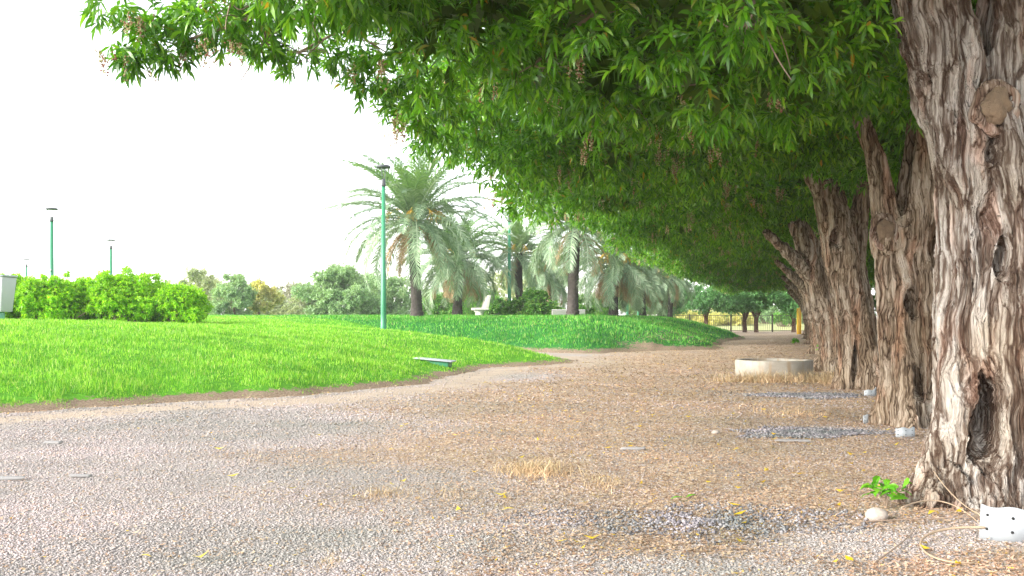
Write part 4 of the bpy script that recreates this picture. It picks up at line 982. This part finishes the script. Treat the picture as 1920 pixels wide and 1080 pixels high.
# pale stone
def rock(px, py, w_, label, seed, flat=.75):
    p = P(px, py); r = w_/2/FPX*p[1]; th = np.linspace(0, np.pi, 14); prof = [(math.sin(a)*r, -math.cos(a)*r*flat) for a in th]
    V, F = lathe(prof, 20); V *= (1+(fbm(V[:, 0]/r+seed, V[:, 1]/r, V[:, 2]/r, s=seed)-.5)*.7)[:, None]; V += np.array((p[0], p[1], r*flat*.55+gz(*p)))
    me = mesh_np('stone', V-np.array((p[0], p[1], 0)), F, M['rock'], True); o = bpy.data.objects.new('stone', me); o.location = (p[0], p[1], 0); tag(link(o), label, 'stone')
rock(1643, 976, 42, 'pale rounded stone at the left foot of the nearest trunk', 2)
rock(1342, 812, 15, 'small grey stone on the litter in front of the well ring', 3, .6)
# flat slabs and strips half buried
def slab(px, py, wpx, dep, rz, label, m='chip'):
    p = P(px, py); V, F = box(0, 0, .008, wpx/FPX*p[1], dep, .016); V[:, :2] *= 1+.16*rng.normal(size=(8, 1)); V[:, 1] *= .6
    o = mobj('slab', V, F, M[m]); o.location = (p[0], p[1], gz(*p)+.004); o.rotation_euler = (R(2), 0, rz); bevel(o, .004); tag(o, label, 'slab', 'flat pale slabs half buried in the path')
slab(1487, 827, 60, .10, R(-6), 'thin white strip lying beside the dark gravel patch by the second trunk')
slab(1186, 846, 44, .06, 0, 'narrow white chip in the brown litter right of the dry tuft')
slab(20, 899, 50, .06, 0, 'white flat chip at the left edge of the gravel')
slab(152, 894, 34, .05, R(3), 'small white flat chip on the gravel right of the left edge')
slab(98, 833, 34, .07, 0, 'faint white chip on the far gravel near the left lawn')
# bent dry runner and fallen twigs
def twig(pts, rad, label, mat='twig', cat='twig', group='dry twigs at the nearest trunk'):
    q = bez(*pts, n=26); o = mobj('twig', *merge([tube(q-q[0], rad*np.linspace(1, .6, 26), 6)]), M[mat], smooth=True); o.location = q[0]; tag(o, label, cat, group)
M['dry_stem'] = plain('dry_stem', (.34, .25, .17), .8, .2, 30)
twig([(*P(1850, 985, .07), .06), (*P(1760, 985, .05), .05), (*P(1690, 1000, .01), .012), (*P(1700, 1050), .01), (*P(1775, 1066), .012), (*P(1830, 1060), .01)], .0065, 'pale bent root looping out from behind the largest white pipe piece', 'dry_stem')
twig([(*P(1590, 985), .012), (*P(1700, 980), .02), (*P(1845, 985), .04)], .004, 'long thin twig lying left of the largest white pipe piece')
twig([(*P(1690, 960, .08), .1), (*P(1770, 930, .1), .14), (*P(1840, 985, .05), .05)], .004, 'thin dry twig arching over the roots of the nearest trunk', 'dry_stem')
twig([(*P(1740, 900, .1), .2), (*P(1790, 960, .1), .12), (*P(1850, 965, .1), .09)], .0035, 'fine dry twig crossing the lower bark of the nearest trunk', 'dry_stem')
twig([(*P(1640, 1060), .012), (*P(1690, 1030), .02), (*P(1715, 1000), .012)], .004, 'short twig in the bottom right below the nearest trunk')
# single leaves that stand out
def oneleaf(px, py, L, mat, label, yaw):
    p = P(px, py); V, F = leaves(np.array([(0, 0, .01)]), np.array([(math.cos(yaw), math.sin(yaw), .12)]), np.array([(0, 0, 1.0)]), np.array([L]), np.array([L*.34]), .1)
    o = mobj('fallen_leaf', V, F, M[mat]); o.location = (p[0], p[1], gz(*p)+.006); tag(o, label, 'leaf', 'bright fallen leaves')
oneleaf(1740, 972, .09, 'yleaf', 'large yellow fallen leaf at the foot of the nearest trunk', .6)
oneleaf(1255, 940, .10, 'sprout', 'left of the two green fallen leaves on the litter', .1)
oneleaf(1285, 937, .09, 'sprout', 'right of the two green fallen leaves on the litter', .4)
oneleaf(500, 911, .05, 'yleaf', 'orange yellow leaf alone on the grey gravel, left of centre', .2)
oneleaf(285, 1051, .06, 'yleaf', 'yellow leaf on the gravel near the bottom left', 3.0)
oneleaf(750, 803, .07, 'yleaf', 'small yellow leaf on the grey gravel below the lawn tip', 1.0)
oneleaf(940, 962, .08, 'yleaf', 'yellow green leaf on the litter below the dry tuft', .1)
oneleaf(1374, 848, .09, 'yleaf', 'orange leaf on the litter below the well ring', .2)
# dry grass tufts
def tuft(px, py, wpx, n, h, label, mat='dry', seed=1, dep=.35):
    p = P(px, py); w_ = wpx/FPX*p[1]; rg = np.random.default_rng(seed); x = rg.normal(size=n)*w_*.24; y = rg.normal(size=n)*dep*.4
    V, F = blades(x, y, np.zeros(n), h*(.15+1.1*rg.random(n)**2.2), .0028*max(1, p[1]/5)*np.ones(n), None, '', 1.5)
    o = mobj('dry_grass_tuft', *merge([(V, F)]), M[mat]); o.location = (p[0], p[1], gz(*p)); tag(o, label, 'grass tuft', kind='stuff')
tuft(1000, 885, 130, 1500, .085, 'largest straw coloured tuft in the middle of the litter', seed=2)
tuft(715, 928, 95, 380, .05, 'flat thin straw tuft on the gravel left of the big tuft', seed=3, dep=.2)
tuft(1130, 905, 90, 380, .06, 'sparse dry tuft right of the big straw tuft', seed=4)
tuft(840, 925, 120, 300, .04, 'low scattered dry grass below the big straw tuft', seed=6, dep=.3)
tuft(1440, 716, 170, 2000, .20, 'long dry grass leaning on the front of the well ring', seed=7, dep=.35)
tuft(1560, 718, 110, 1100, .22, 'dry yellow grass between the well ring and the third trunk', seed=8, dep=.8)
tuft(1490, 775, 140, 500, .07, 'thin pale dry grass in front of the third trunk', seed=9, dep=.6)
tuft(620, 1055, 60, 160, .035, 'small brown dry tuft at the bottom of the gravel', seed=10, dep=.15)

# ---------------------------------------------------------------- haze
V, F = box(0, 60, 14, 420, 260, 34)
m = bpy.data.materials.new('haze_air'); m.use_nodes = True; t_ = m.node_tree; t_.nodes.clear()
pv = t_.nodes.new('ShaderNodeVolumePrincipled'); pv.inputs['Density'].default_value = .0007; pv.inputs['Color'].default_value = (.93, .95, .97, 1)
ou = t_.nodes.new('ShaderNodeOutputMaterial'); t_.links.new(pv.outputs[0], ou.inputs['Volume'])
tag(mobj('haze', V, F, m), kind='stuff')
